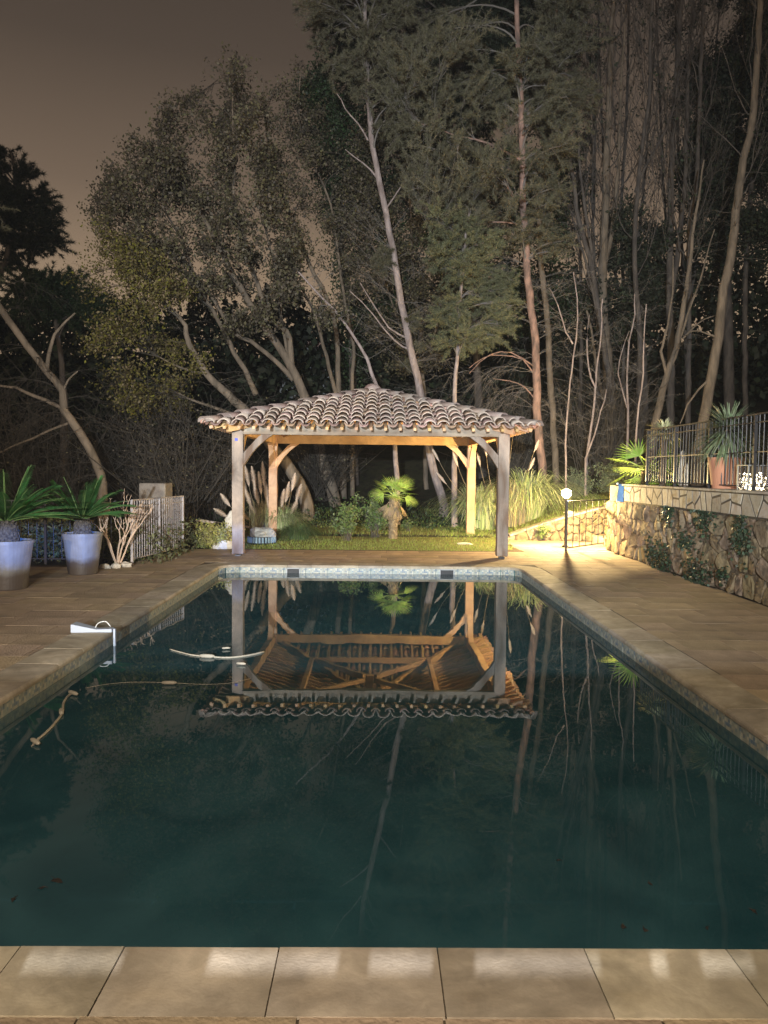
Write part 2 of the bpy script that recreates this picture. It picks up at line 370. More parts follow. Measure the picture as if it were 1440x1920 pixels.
# water
wat = MB(); PW = outline(-.0); wat.add([(x, y, -HD) for x, y in PW], [tuple(range(len(PW)))])
m = bpy.data.materials.new('pool_water'); m.use_nodes = True; t = m.node_tree; N = t.nodes; L = t.links; N.remove(N['Principled BSDF'])
fz = N.new('ShaderNodeFresnel'); ge = N.new('ShaderNodeNewGeometry'); mi = N.new('ShaderNodeMapRange'); mi.inputs[3].default_value = 1.34; mi.inputs[4].default_value = 1 / 1.34; L.new(ge.outputs['Backfacing'], mi.inputs[0]); L.new(mi.outputs[0], fz.inputs[0]); gl = N.new('ShaderNodeBsdfGlossy'); gl.inputs['Roughness'].default_value = .0; gl.inputs[0].default_value = (.95, .97, 1, 1)
tp = N.new('ShaderNodeBsdfTransparent'); tp.inputs[0].default_value = (.42, .62, .62, 1); mx = N.new('ShaderNodeMixShader')
df = N.new('ShaderNodeBsdfDiffuse'); mt_ = N.new('ShaderNodeMixShader'); mt_.inputs[0].default_value = .80   # slightly cloudy water
n3 = N.new('ShaderNodeTexNoise'); n3.inputs['Scale'].default_value = 1.3; n3.inputs['Detail'].default_value = 5; n3.inputs['Distortion'].default_value = 1.2
r3 = N.new('ShaderNodeValToRGB'); r3.color_ramp.elements[0].position = .3; r3.color_ramp.elements[1].position = .75; r3.color_ramp.elements[0].color = (.014, .050, .062, 1); r3.color_ramp.elements[1].color = (.033, .092, .106, 1)
no = N.new('ShaderNodeTexNoise'); no.inputs['Scale'].default_value = 1.6; no.inputs['Detail'].default_value = 2; g = N.new('ShaderNodeTexCoord'); L.new(g.outputs['Object'], no.inputs[0])
bp = N.new('ShaderNodeBump'); bp.inputs['Strength'].default_value = .045; bp.inputs['Distance'].default_value = .02; L.new(no.outputs[0], bp.inputs['Height'])
L.new(bp.outputs[0], gl.inputs['Normal']); L.new(g.outputs['Object'], n3.inputs[0]); L.new(n3.outputs[0], r3.inputs[0]); L.new(r3.outputs[0], df.inputs[0]); L.new(tp.outputs[0], mt_.inputs[1]); L.new(df.outputs[0], mt_.inputs[2]); L.new(fz.outputs[0], mx.inputs[0]); L.new(mt_.outputs[0], mx.inputs[1]); L.new(gl.outputs[0], mx.inputs[2]); L.new(mx.outputs[0], N['Material Output'].inputs[0])
wat.build('pool_water', m, kind='structure')

# ------------------------------------------------------------------ deck of stone pavers
deck = empty('pool_deck', (0, 0, 0), None, None); deck['kind'] = 'structure'
FL0 = gp(248, 1058); FL1 = gp(343, 1033)            # left iron fence panel
DKY = 14.72
def in_deck(x, y):
    if XL - CW < x < XR + CW and YN - CW < y < YF + CW: return False
    if y < YN - CW: return y > .9 and -5 < x < 4.5
    if x > 4.47: return 15.05 < y < 16.9 and x < 5.6
    if x > 2.78: return y < 17.2
    if y > DKY: return False
    if x < FL1.x:
        if y > FL1.y: return False
        if x < FL0.x - .05: return y < 11.95 and x > -7.2
        xx = FL0.x + (FL1.x - FL0.x) * (y - FL0.y) / (FL1.y - FL0.y) if y > FL0.y else FL0.x - .1
        return x > xx - .12
    return True
def paver_mesh(w, d):
    g_, h, b = .0022, .04, .0004
    x, y = w / 2 - g_, d / 2 - g_
    v = [(-x, -y, -h), (x, -y, -h), (x, y, -h), (-x, y, -h), (-x, -y, -b), (x, -y, -b), (x, y, -b), (-x, y, -b), (-x + b, -y + b, 0), (x - b, -y + b, 0), (x - b, y - b, 0), (-x + b, y - b, 0)]
    f = [(8, 9, 10, 11)] + [(i, (i + 1) % 4, (i + 1) % 4 + 4, i + 4) for i in range(4)] + [(i + 4, (i + 1) % 4 + 4, (i + 1) % 4 + 8, i + 8) for i in range(4)]
    return MB().add(v, f).mesh('paver', M_pave)
base = MB()
cells = []
y = .55
ri = 0
while y < 17.2:
    d = .4 if y < DKY else .4
    x = -7.3 + (ri % 2) * .3 + rng.choice([0, .1]); ri += 1
    while x < 5.6:
        w = float(rng.choice([.4, .6, .6]))
        # clip to the region on a fine raster
        k = max(1, int(w / .05)); ok = [in_deck(x + (i + .5) * w / k, y + d / 2) for i in range(k)]
        i = 0
        while i < k:
            if ok[i]:
                j = i
                while j < k and ok[j]: j += 1
                ww = (j - i) * w / k
                y0, y1 = y, y + d
                xm = x + (i + j) / 2 * w / k
                # trim at the coping and lawn edges
                while y1 - y0 > .02 and not in_deck(xm, y1 - .01): y1 -= .02
                while y1 - y0 > .02 and not in_deck(xm, y0 + .01): y0 += .02
                if ww > .04 and y1 - y0 > .04: cells.append((xm, (y0 + y1) / 2, round(ww, 2), round(y1 - y0, 2)))
                i = j
            else: i += 1
        x += w
    y += d
for cell in list(cells): pass
# close the strips trimmed from rows whose centre fell in the pool or the lawn
def strip(x0, x1, y0, y1):
    x = x0
    while x < x1 - .02:
        w = min(float(rng.choice([.4, .6])), x1 - x)
        cells.append((x + w / 2, (y0 + y1) / 2, round(w, 3), round(y1 - y0, 3))); x += w
def inview(c):
    x, y = c[0], c[1]; px = 720 + F * (x / y - .01); py = 960 + F * (1.5 / y - .053)
    return -60 < px < 1500 and py < 1960 and y > 0
vis = [c for c in cells if inview(c)]
vis.sort(key=lambda c: c[1] ** 2 / (c[2] * c[3]))
single = vis[:298]; sset = set(single); rest = [c for c in cells if c not in sset]
pm = {}
for (x, y, w, d) in single:
    if (w, d) not in pm: pm[(w, d)] = paver_mesh(w, d)
    inst('paver', pm[(w, d)], deck, (x, y, -.001 + rng.uniform(-.0007, .0007)), (rng.uniform(-.0008, .0008), rng.uniform(-.0035, .0035), 0))
jm = MB()
for (x, y, w, d) in rest:
    z = rng.uniform(-.003, .002); jm.box((x, y, -.02 + z), (w - .008, d - .008, .04))
M_pave_j = mat('paver_stone_joined', (.42, .31, .205), .85, (.28, .205, .135), 1.7, .5, 50, island_rand=.13, col3=(.35, .26, .172))
jm.build('pavers', M_pave_j, deck, kind='stuff')
# mortar bed under the pavers, with the pool left open
bed = MB()
def bedq(x0, x1, y0, y1): bed.box(((x0 + x1) / 2, (y0 + y1) / 2, -.060), (x1 - x0, y1 - y0, .108))
bedq(-7.2, XL - .03, .5, 11.95); bedq(XR + .03, 4.5, .5, 17.2); bedq(XL - .03, XR + .03, .5, YN - .03); bedq(XL - .03, XR + .03, YF + .03, DKY)
bedq(4.5, 5.6, 15.0, 17.2)
bed.add([(FL0.x - .1, 11.95, -.006), (XL - .03, 11.95, -.006), (XL - .03, DKY, -.006), (FL1.x - .1, DKY, -.006)], [(0, 1, 2, 3)])
bed.build('deck_bed', M_pave2, deck)

# ------------------------------------------------------------------ ground
def gz(x, y):
    z = -.10
    if y > 14.6: z = -.035 + .012 * (y - 14.6)
    if y > 14.7 and x < 2.7: z += .03 * max(0, min(1, (y - 14.7) / .5))
    if y > 17.25:
        k = max(0, min(1, (x - 2.75) / 2.7)); k = k * k * (3 - 2 * k) * .5 + k * .5
        z = max(z, z * (1 - k) + (.80 * k + .02) + .02 * max(0, y - 18))
        # the bank fades in behind the wall and to the left
    if x < -3.2 and y > 11.7: z = -.06 + .03 * (y - 12)
    if x < -7.2: z = -.06
    if y > 21: z += .10 * (y - 21) + (0.22 * (y - 27) if y > 27 else 0)
    if y > 55: z = min(z, 9 + (y - 55) * .03)
    if x > 4.6 and y < 15.2: z = -.10
    if x > 5.6 and y >= 15.2: z = max(z, 1.1 * min(1, (x - 5.6) / .6))
    return z
gxs = sorted(set([-130, -90, -60, -45, -35, -28, -22] + [round(q, 3) for q in np.arange(-18, 18.1, .5)] + [22, 28, 35, 45, 60, 90, 130] + [2.7, 5.6, -3.2]))
gys = sorted(set([-60, -30, -12, -6, 0] + [round(q, 3) for q in np.arange(1, 30, .5)] + [14.72, 17.22, 17.26, 12.4] + [30, 32, 34, 36, 38, 40, 44, 48, 52, 56, 64, 80, 110, 150, 220]))
gi = {}; gv = []; gf = []
for j, y in enumerate(gys):
    for i, x in enumerate(gxs):
        gi[i, j] = len(gv); z = gz(x, y)
        if y > 21: z += .35 * math.sin(x * .4 + y * .2) * min(1, (y - 21) / 5)
        gv.append((x, y, z))
for j in range(len(gys) - 1):
    for i in range(len(gxs) - 1):
        xm, ym = (gxs[i] + gxs[i + 1]) / 2, (gys[j] + gys[j + 1]) / 2
        if XL - .26 < xm < XR + .3 and YN - .4 < ym < YF + .3: continue
        gf.append((gi[i, j], gi[i + 1, j], gi[i + 1, j + 1], gi[i, j + 1]))
MB().add(gv, gf).build('ground', M_soil, kind='structure', smooth=True)

# ------------------------------------------------------------------ pavilion
PX0, PX1, PYF, PYB = -2.476, 2.283, 13.397, 17.961
PW_ = .19
CX = (PX0 + PX1) / 2; CY = (PYF + PYB + PW_) / 2
pav = empty('garden_pavilion', (CX, CY, 0), 'timber pavilion with a clay tile hip roof at the far end of the pool', 'pavilion')
BT, BB = 2.290, 2.095           # beam top and bottom
M_steel = mat('galvanised_steel', (.55, .55, .55), .35, metal=.9)
def post(x, y, mt):
    o = MB().box((x, y, (BT + .03) / 2 + .02), (PW_, PW_, BT - .01)).build('post', mt, pav)
    bv = o.modifiers.new('b', 'BEVEL'); bv.width = .006; bv.segments = 1
    MB().box((x, y, .012), (.10, .10, .022)).build('post_base', M_iron, pav)
h = PW_ / 2
P4 = [(PX0 + h, PYF + h, M_wood_out), (PX1 - h, PYF + h, M_wood_out), (PX0 + h, PYB + h, M_wood_in), (PX1 - h, PYB + h, M_wood_in)]
for x, y, mt in P4: post(x, y, mt)
def timber(name, a, b, w, hh, mt, up=(0, 0, 1)):
    o = MB().bar(a, b, w, hh, up).build(name, mt, pav); bv = o.modifiers.new('b', 'BEVEL'); bv.width = .005; bv.segments = 1; return o
zc = (BT + BB) / 2
timber('beam', (PX0 + PW_, PYF + .075, zc), (PX1 - PW_, PYF + .075, zc), .13, BT - BB, M_wood_x)
timber('beam', (PX0 + PW_, PYB + .10, zc), (PX1 - PW_, PYB + .10, zc), .13, BT - BB, M_wood_in)
for x in (PX0 + .095, PX1 - .095): timber('beam', (x, PYF + PW_, zc), (x, PYB, zc), .13, BT - BB, M_wood_in)
def brace(p, d, mt):
    """curved knee brace from the post at p towards direction d"""
    d = Vector(d); z0, z1, out = 1.55, BB, .50
    n_ = 8; v = []; f = []; sd = Vector((0, 0, 1)).cross(d) * .055
    for i in range(n_ + 1):
        t = i / n_
        c = Vector((p[0], p[1], 0)) + d * (h + (out - 0) * t); z = z0 + (z1 - z0) * t
        bow = .035 * math.sin(math.pi * t)
        for s1 in (-1, 1):
            for wv in (0, 1):
                # lower edge bows up, upper edge straighter
                q = c + d * (-(bow if wv == 0 else -.0)) + Vector((0, 0, z + (bow if wv == 0 else .0) + (.15 if wv else 0)))
                if wv: q = c - d * min(.0, 0) + Vector((0, 0, min(z + .23, BB - .002)))
                if wv and i == 0: q = Vector((p[0], p[1], 0)) + d * h + Vector((0, 0, z0 + .23))
                v.append(q + sd * s1)
    for i in range(n_):
        a = i * 4; b = a + 4
        f += [(a, b, b + 1, a + 1), (a + 1, b + 1, b + 3, a + 3), (a + 3, b + 3, b + 2, a + 2), (a + 2, b + 2, b, a)]
    f += [(0, 1, 3, 2), (n_ * 4, n_ * 4 + 2, n_ * 4 + 3, n_ * 4 + 1)]
    MB().add([tuple(q) for q in v], f).build('brace', mt, pav)
for x, y, mt in P4:
    brace((x, y), (1 if x < 0 else -1, 0, 0), mt)
    brace((x, y), (0, 1 if y < 15 else -1, 0), M_wood_in)
# roof planes
HX, EY0, EY1, ZE, ZA = 2.70, 12.78, 18.78, 2.195, 3.03
CY2 = (EY0 + EY1) / 2; AP = Vector((CX, CY2, ZA))
HY = (EY1 - EY0) / 2
corners = [Vector((CX - HX, EY0, ZE)), Vector((CX + HX, EY0, ZE)), Vector((CX + HX, EY1, ZE)), Vector((CX - HX, EY1, ZE))]
hips = [(c, AP) for c in corners]
kb = Vector((CX, CY2, 2.52))
timber('king_post', (CX, CY2, 2.42), (CX, CY2, ZA - .06), .15, .15, M_wood_in, (0, 1, 0))
for c in corners:
    dn = Vector((0, 0, -.10)); q = c + (AP - c) * .11
    timber('hip_rafter', q + dn, AP + dn, .09, .14, M_wood_in)
    r = c + (AP - c) * .56 + Vector((0, 0, -.19)); timber('strut', (CX + (r.x - CX) * .1, CY2 + (r.y - CY2) * .1, 2.50), r, .08, .10, M_wood_in)
    # small post of the corner tie
pr = [c + (AP - c) * .52 + Vector((0, 0, -.15)) for c in corners]
for i in range(4): timber('purlin', pr[i], pr[(i + 1) % 4], .09, .12, M_wood_in)
for sx_ in (-1, 1):
    timber('tie', (CX + sx_ * HX * .48, PYF + .14, BT - .03), (CX + sx_ * HX * .48, CY2 - HY * .46, 2.52), .08, .11, M_wood_in)
def slope(i):
    """face i: origin at eave mid, e along the eave, s up the slope, nrm"""
    a, b = corners[i], corners[(i + 1) % 4]; o = (a + b) / 2; e_ = (b - a).normalized(); s_ = (AP - o); Ls = s_.length; s_.normalize(); n_ = e_.cross(s_)
    return o, e_, s_, n_, (b - a).length / 2, Ls
def half_at(H, Ls, s): return H * (1 - s / Ls)
# rafters
for i in range(4):
    o, e_, s_, n_, H, Ls = slope(i); pit = .240; k = int(H / pit)
    for j in range(-k, k + 1):
        u = j * pit
        if abs(u) > H - .12: continue
        top = Ls * (1 - abs(u) / H) - .06
        a = o + e_ * u + s_ * .04 - n_ * .030; b = o + e_ * u + s_ * max(.1, top) - n_ * .030
        timber('rafter', a, b, .05, .05, M_raft, n_)
# tiles
def tile_verts(up=True, L=.44, r0=.104, r1=.086, n_=7, th=.013):
    v = []; f = []
    for k, (yy, r) in enumerate(((0, r0), (L, r1))):
        for rr in (r, r - th):
            for i in range(n_ + 1):
                a = math.pi * (.04 + .92 * i / n_)
                z = rr * math.sin(a) * .82; v.append((rr * math.cos(a), yy, z if up else -z + r * .55))
    m_ = n_ + 1
    for i in range(n_):
        f += [(i, i + 1, 2 * m_ + i + 1, 2 * m_ + i), (m_ + i, 3 * m_ + i, 3 * m_ + i + 1, m_ + i + 1), (i, m_ + i, m_ + i + 1, i + 1), (2 * m_ + i, 2 * m_ + i + 1, 3 * m_ + i + 1, 3 * m_ + i)]
    f += [(0, 2 * m_, 3 * m_, m_), (n_, m_ + n_, 3 * m_ + n_, 2 * m_ + n_)]
    return np.array(v), f
TU = tile_verts(True); TD = tile_verts(False, r0=.078, r1=.088)
me_u = MB().add(*TU).mesh('roof_tile', M_tile, True); me_d = MB().add(*TD).mesh('channel_tile', M_chan, True)
def tile_matrix(o, e_, s_, n_, u, s, lift, tilt=.035):
    y = (s_ * math.cos(tilt) - n_ * math.sin(tilt)); z = n_ * math.cos(tilt) + s_ * math.sin(tilt)
    M_ = Matrix.Identity(4); p = o + e_ * u + s_ * s + n_ * lift
    for r in range(3): M_[r][0] = e_[r]; M_[r][1] = y[r]; M_[r][2] = z[r]; M_[r][3] = p[r]
    return M_
PIT_, EXP = .240, .335
tiles_other = MB()
for i in range(4):
    o, e_, s_, n_, H, Ls = slope(i)
    K = int(H / PIT_) + 1
    hipn = []
    for sg in (-1, 1):
        c_ = o + e_ * H * sg; d = (AP - c_).normalized(); q = d.cross(n_).normalized()
        if q.dot(e_) * sg < 0: q = -q
        hipn.append((c_, q))
    for j in range(-K, K + 1):
        for kind in (0, 1):
            u = (j + .5 * kind) * PIT_
            if abs(u) > H: continue
            s = -.06 if kind == 0 else .02
            while s < Ls:
                hw = half_at(H, Ls, max(s, 0))
                if abs(u) - .09 > hw: break
                V, Fc = TU if kind == 0 else TD
                lift = .058 if kind == 0 else .028
                M_ = tile_matrix(o, e_, s_, n_, u + rng.normal() * .006, s + rng.normal() * .012, lift + rng.normal() * .004, .035 + rng.normal() * .018)
                far = half_at(H, Ls, s + .44)
                cut = abs(u) + .09 > far
                if i == 0 and not cut:
                    t = bpy.data.objects.new('roof_tile' if kind == 0 else 'channel_tile', me_u if kind == 0 else me_d); COL.objects.link(t)
                    t.parent = pav; t.matrix_basis = Matrix.Translation(-pav.location) @ M_
                else:
                    W4 = np.array(M_); X = V @ W4[:3, :3].T + W4[:3, 3]
                    if not cut: tiles_other.add(X, Fc)
                    else:
                        bm = bmesh.new(); vs = [bm.verts.new(p) for p in X]
                        for q in Fc: bm.faces.new([vs[k_] for k_ in q])
                        for c_, q in hipn:
                            bmesh.ops.bisect_plane(bm, geom=bm.verts[:] + bm.edges[:] + bm.faces[:], plane_co=c_, plane_no=q, clear_outer=True)
                        if len(bm.faces):
                            bm.verts.index_update(); A = [tuple(v_.co) for v_ in bm.verts]; B = [tuple(v_.index for v_ in f_.verts) for f_ in bm.faces]
                            if i == 0:
                                mm = MB().add(A, B).build('roof_tile' if kind == 0 else 'channel_tile', M_tile if kind == 0 else M_chan, pav, smooth=True)
                            else: tiles_other.add(A, B)
                        bm.free()
                s += EXP
tiles_other.build('roof_tiles', M_tile_j, pav, smooth=True, kind='stuff')
# ridge tiles along the hips
V, Fc = tile_verts(True, .46, .125, .10, 8, .016); me_r = MB().add(V, Fc).mesh('ridge_tile', M_ridge, True)
for c in corners:
    d = (AP - c); Lh = d.length; d.normalize(); x_ = d.cross(Vector((0, 0, 1))).normalized(); z_ = x_.cross(d)
    s = -.05
    while s < Lh - .25:
        M_ = tile_matrix(c, x_, d, z_, rng.normal() * .006, s, .065 + rng.normal() * .004, .03)
        t = bpy.data.objects.new('ridge_tile', me_r); COL.objects.link(t); t.parent = pav; t.matrix_basis = Matrix.Translation(-pav.location) @ M_
        s += .37
MB().lathe([(.001, .15), (.06, .145), (.12, .12), (.17, .07), (.20, .0), (.22, -.06)], (AP.x, AP.y, AP.z + .06), 14).build('roof_cap', M_ridge, pav, smooth=True)
# battens closing the roof underside between tiles: none in the photograph, tiles lie open on the rafters
M_bluep = mat('blue_paint_mark', (.10, .12, .45), .6)
MB().box(at(443, 824, PYF - .002), (.05, .002, .05)).build('paint_mark', M_bluep, pav)

# ------------------------------------------------------------------ stone walls
def clip(poly, px, py, nx_, ny_):
    out = []
    for i in range(len(poly)):
        a, b = poly[i], poly[(i + 1) % len(poly)]
        da = (a[0] - px) * nx_ + (a[1] - py) * ny_; db = (b[0] - px) * nx_ + (b[1] - py) * ny_
        if da <= 0: out.append(a)
        if (da < 0 < db) or (db < 0 < da):
            t = da / (da - db); out.append((a[0] + t * (b[0] - a[0]), a[1] + t * (b[1] - a[1])))
    return out
def voronoi(region, seeds):
    res = []
    for i, s in enumerate(seeds):
        p = list(region)
        near = sorted((k for k in range(len(seeds)) if k != i), key=lambda k: (seeds[k][0] - s[0]) ** 2 + (seeds[k][1] - s[1]) ** 2)[:22]
        for k in near:
            q = seeds[k]; dx, dy = q[0] - s[0], q[1] - s[1]; p = clip(p, (s[0] + q[0]) / 2, (s[1] + q[1]) / 2, dx, dy)
            if len(p) < 3: break
        if len(p) >= 3: res.append(p)
    return res
def inset(poly, g):
    c = np.mean(poly, 0); out = list(poly)
    n_ = len(poly)
    area = sum(poly[i][0] * poly[(i + 1) % n_][1] - poly[(i + 1) % n_][0] * poly[i][1] for i in range(n_))
    sg = 1 if area > 0 else -1
    for i in range(n_):
        a, b = poly[i], poly[(i + 1) % n_]; dx, dy = b[0] - a[0], b[1] - a[1]; l = math.hypot(dx, dy)
        if l < 1e-5: continue
        nx_, ny_ = sg * dy / l, -sg * dx / l
        out = clip(out, a[0] - nx_ * g, a[1] - ny_ * g, nx_, ny_)
        if len(out) < 3: return None
    return out
def chaikin(p, k=1, q=.25):
    for _ in range(k):
        p = [r for i in range(len(p)) for r in ((p[i][0] * (1 - q) + p[(i + 1) % len(p)][0] * q, p[i][1] * (1 - q) + p[(i + 1) % len(p)][1] * q), (p[i][0] * q + p[(i + 1) % len(p)][0] * (1 - q), p[i][1] * q + p[(i + 1) % len(p)][1] * (1 - q)))]
    return p
def stone_piece(poly, fr_, proud, flat=False, name='stone', mt=None, parent=None):
    """fr_(u,v,w)->world, w outwards"""
    p = inset(poly, rng.uniform(.004, .011) if not flat else .014)
    if not p or len(p) < 3: return
    if not flat: p = chaikin(p, 1, .24)
    c = np.mean(p, 0); n_ = len(p); v = []; f = []
    h_ = proud * rng.uniform(.5, 1.25)
    tu, tv = rng.normal() * .16, rng.normal() * .16
    rings = ((1.0, -.03), (.985, h_ * .55), (.90, h_ * .92), (.60, h_ * 1.0)) if not flat else ((1.0, -.01), (1.0, h_), (.97, h_ + .002))
    for sc, w in rings:
        for q in p:
            dx, dy = (q[0] - c[0]) * sc, (q[1] - c[1]) * sc
            w2 = w + (0 if flat or w < 0 else (tu * dx + tv * dy) * 1.0 + rng.normal() * .006)
            v.append(fr_(c[0] + dx, c[1] + dy, w2))
    for k in range(len(rings) - 1):
        for i in range(n_): f.append((k * n_ + i, k * n_ + (i + 1) % n_, (k + 1) * n_ + (i + 1) % n_, (k + 1) * n_ + i))
    f.append(tuple(range((len(rings) - 1) * n_, len(rings) * n_)))
    MB().add([tuple(q) for q in v], f).build(name, mt, parent, smooth=False)
def seeds_for(u0, u1, v0, v1, su, sv, vtop=None, jit=.8):
    out = []; r = 0; v = v0
    while v < v1:
        hh = sv * rng.uniform(.7, 1.3); u = u0 + (r % 2) * su * .5
        while u < u1:
            w = su * rng.uniform(.5, 1.6); q = (u + w / 2 + rng.normal() * su * .08 * jit, v + hh / 2 + rng.normal() * sv * .30 * jit)
            if u0 < q[0] < u1 and v0 < q[1] < (vtop(q[0]) if vtop else v1): out.append(q)
            u += w
        v += hh; r += 1
    return out
WX = 4.495
wall = empty('stone_retaining_wall', (WX, 11, 0), 'rubble stone retaining wall with pale crazy paved top band along the right deck', 'wall')
core = MB(); core.box((WX + .18, 11.0, .63), (.34, 8.0, 1.26)); core.build('wall_core', M_mortar, wall)
reg = [(7, .0), (15.0, .0), (15.0, .98), (7, .98)]
for p in voronoi(reg, seeds_for(7, 15, 0, .98, .29, .23)):
    stone_piece(p, lambda u, v, w: Vector((WX + .012 - w, u, v)), .040, name='stone', mt=M_stone, parent=wall)
reg = [(7, .985), (14.04, .985), (14.04, 1.272), (7, 1.272)]
M_bed = mat('dark_joint', (.10, .075, .05), .95, (.06, .05, .035), 10)
for p in voronoi(reg, seeds_for(7, 14.04, .985, 1.272, .26, .15)):
    stone_piece(p, lambda u, v, w: Vector((WX - .006 - w, u, v)), .014, True, 'slab', M_slab, wall)
MB().box((WX + .02, 10.52, 1.128), (.07, 7.04, .288)).build('band_bed', M_bed, wall)
y = 7.0
while y < 14.0:
    w = min(rng.uniform(.35, .6), 14.06 - y)
    MB().box((WX + .12, y + w / 2, 1.290), (.36, w - .008, .028)).build('cap_slab', M_slab, wall); y += w
# end face of the wall, seen past the corner
# upper terrace behind it
MB().box((8.4, 10.6, .632), (7.4, 7.2, 1.264)).build('upper_terrace', M_pave2, kind='structure')

# low garden wall behind the lamp
lw = empty('low_garden_wall', (4.2, 17.15, 0), 'low rubble stone wall lit yellow by the lamp at the edge of the sloping lawn', 'wall')
def lw_top(u): 
    t = max(0, min(1, (u - 2.85) / 2.75)); return .05 + .80 * (t * (1.35 - .35 * t))
reg = [(2.8, -.02), (5.7, -.02)] + [(u, lw_top(u)) for u in np.arange(5.7, 2.79, -.29)]
core = MB(); k = len(reg); core.add([(u, 17.12, v) for u, v in reg] + [(u, 17.42, v) for u, v in reg], [tuple(range(k)), tuple(range(k, 2 * k))[::-1]] + [(i, i + k, (i + 1) % k + k, (i + 1) % k) for i in range(k)])
core.build('wall_core', M_mortar, lw)
for p in voronoi(reg, seeds_for(2.8, 5.7, 0, .9, .23, .17, vtop=lw_top)):
    stone_piece(p, lambda u, v, w: Vector((u, 17.11 - w, v)), .05, name='stone', mt=M_stone, parent=lw)
u = 2.95
while u < 5.65:
    w = rng.uniform(.22, .4); z0, z1 = lw_top(u), lw_top(u + w)
    MB().bar((u, 17.22, z0 + .012), (u + w - .012, 17.22, z1 + .012), .30, .04).build('cap_slab', M_slab, lw); u += w

# steps by the end of the terrace wall
stp_ = empty('stone_steps', (5.0, 16.2, 0), 'three pale stone steps climbing to the right beside the iron gate', 'steps')
for k in range(4):
    x0 = gp(1116, 1018).x + k * .30
    MB().box((x0 + .9, 16.35, .075 + k * .15 - .001), (1.8 - k * .0, .95, .149)).build('step', M_slab, stp_)

# ------------------------------------------------------------------ iron fences
def fence(name, P, label, zbase, ht, pitch, mt, posts, rail2=.10, midrail=None, label_part=None, bar_r=.008, foot=.08):
    """P list of Vector corners on plan"""
    o = empty(name, P[0].copy(), label, 'fence' if name != 'garden_gate' else 'gate')
    bar_me = MB().tubes([[(0, 0, 0), (0, 0, ht - foot)]], [[bar_r, bar_r]], 6, True).mesh('baluster', mt)
    for a, b in zip(P[:-1], P[1:]):
        L_ = (b - a).length; n_ = max(1, round(L_ / pitch)); d = (b - a)
        for i in range(1, n_):
            p = a + d * (i / n_); inst('baluster', bar_me, o, (p.x - P[0].x, p.y - P[0].y, p.z + zbase + foot - P[0].z))
        for z, w in ((ht, .035), (ht - rail2, .022), (foot, .03)) + (((midrail, .018),) if midrail else ()):
            MB().bar(a + Vector((0, 0, zbase + z)), b + Vector((0, 0, zbase + z)), w, .014 if z < ht else .02).build('rail', mt, o)
    for p in posts:
        MB().box((p.x, p.y, p.z + zbase + ht / 2), (.038, .038, ht)).build('fence_post', mt, o)
    return o
LEFTA = Vector((FL0.x - .0, FL0.y, 0)); LEFTB = Vector((FL1.x, FL1.y, 0))
mid = (LEFTA + LEFTB) / 2
fence('iron_fence', [LEFTA, LEFTB], 'pale lit iron fence panel between the bare shrub and the pavilion', 0, 1.0, .088, M_ironl, [LEFTA, mid, LEFTB])
q = Vector((-7.4, 12.05, 0)); fence('iron_fence', [q, Vector((LEFTA.x - .06, 12.12, 0))], 'dark iron fence running behind the two potted cycads', 0, .98, .125, M_iron, [q + Vector((k * 1.15, .02 * k / 3, 0)) for k in (1, 2)])
FX = WX + .14
ys = [13.35, 12.1, 10.85, 9.55, 8.3, 7.1]
fence('terrace_railing', [Vector((FX, ys[0], 0)), Vector((FX, ys[-1], 0))], 'dark iron railing on top of the stone retaining wall', 1.304, .93, .112, M_iron, [Vector((FX, y_, 0)) for y_ in ys], midrail=.47, foot=.05)
G0 = gp(1061, 1033); G1 = gp(1153, 1020)
gt = fence('garden_gate', [G0, G1], 'low dark iron gate in front of the glowing lamp', 0, .95, (G1 - G0).length / 8, M_iron, [G0, G1], rail2=.9, foot=.06)
MB().lathe([(.001, .06), (.022, .05), (.03, .02), (.022, -.01), (.018, -.02)], (G1.x, G1.y, 1.0), 12).build('finial', M_whitep, gt, smooth=True)

# ------------------------------------------------------------------ garden lamp
lp = at(1062, 925, 15.6)
lamp = empty('garden_lamp', (lp.x, lp.y, 0), 'glowing globe lamp on a short post behind the iron gate', 'lamp')
MB().tubes([[(lp.x, lp.y, 0), (lp.x, lp.y, lp.z - .09)]], [[.022, .022]], 10, True).build('lamp_post', M_iron, lamp)
MB().lathe([(.06, 0), (.06, .03), (.03, .05)], (lp.x, lp.y, 0), 16).build('lamp_foot', M_iron, lamp)
M_glow = mat('lamp_glass', (1.0, .73, .33), emit=LAMP_L)
bm = bmesh.new(); bmesh.ops.create_icosphere(bm, subdivisions=2, radius=.028, matrix=Matrix.Translation(lp))
me = bpy.data.meshes.new('bulb'); bm.to_mesh(me); bm.free(); me.materials.append(M_glow)
for p in me.polygons: p.use_smooth = True
m = bpy.data.materials.new('opal_glass'); m.use_nodes = True; t = m.node_tree; t.nodes.remove(t.nodes['Principled BSDF']); tp = t.nodes.new('ShaderNodeBsdfTransparent'); gl = t.nodes.new('ShaderNodeBsdfTranslucent'); gl.inputs[0].default_value = (.9, .88, .8, 1); mx = t.nodes.new('ShaderNodeMixShader'); mx.inputs[0].default_value = .16
t.links.new(tp.outputs[0], mx.inputs[1]); t.links.new(gl.outputs[0], mx.inputs[2]); t.links.new(mx.outputs[0], t.nodes['Material Output'].inputs[0])
bm = bmesh.new(); bmesh.ops.create_icosphere(bm, subdivisions=3, radius=.095, matrix=Matrix.Translation(lp)); mg = bpy.data.meshes.new('lamp_globe'); bm.to_mesh(mg); bm.free(); mg.materials.append(m)
for p in mg.polygons: p.use_smooth = True
mg.transform(Matrix.Translation(-lamp.location)); og = bpy.data.objects.new('lamp_globe', mg); COL.objects.link(og); og.parent = lamp
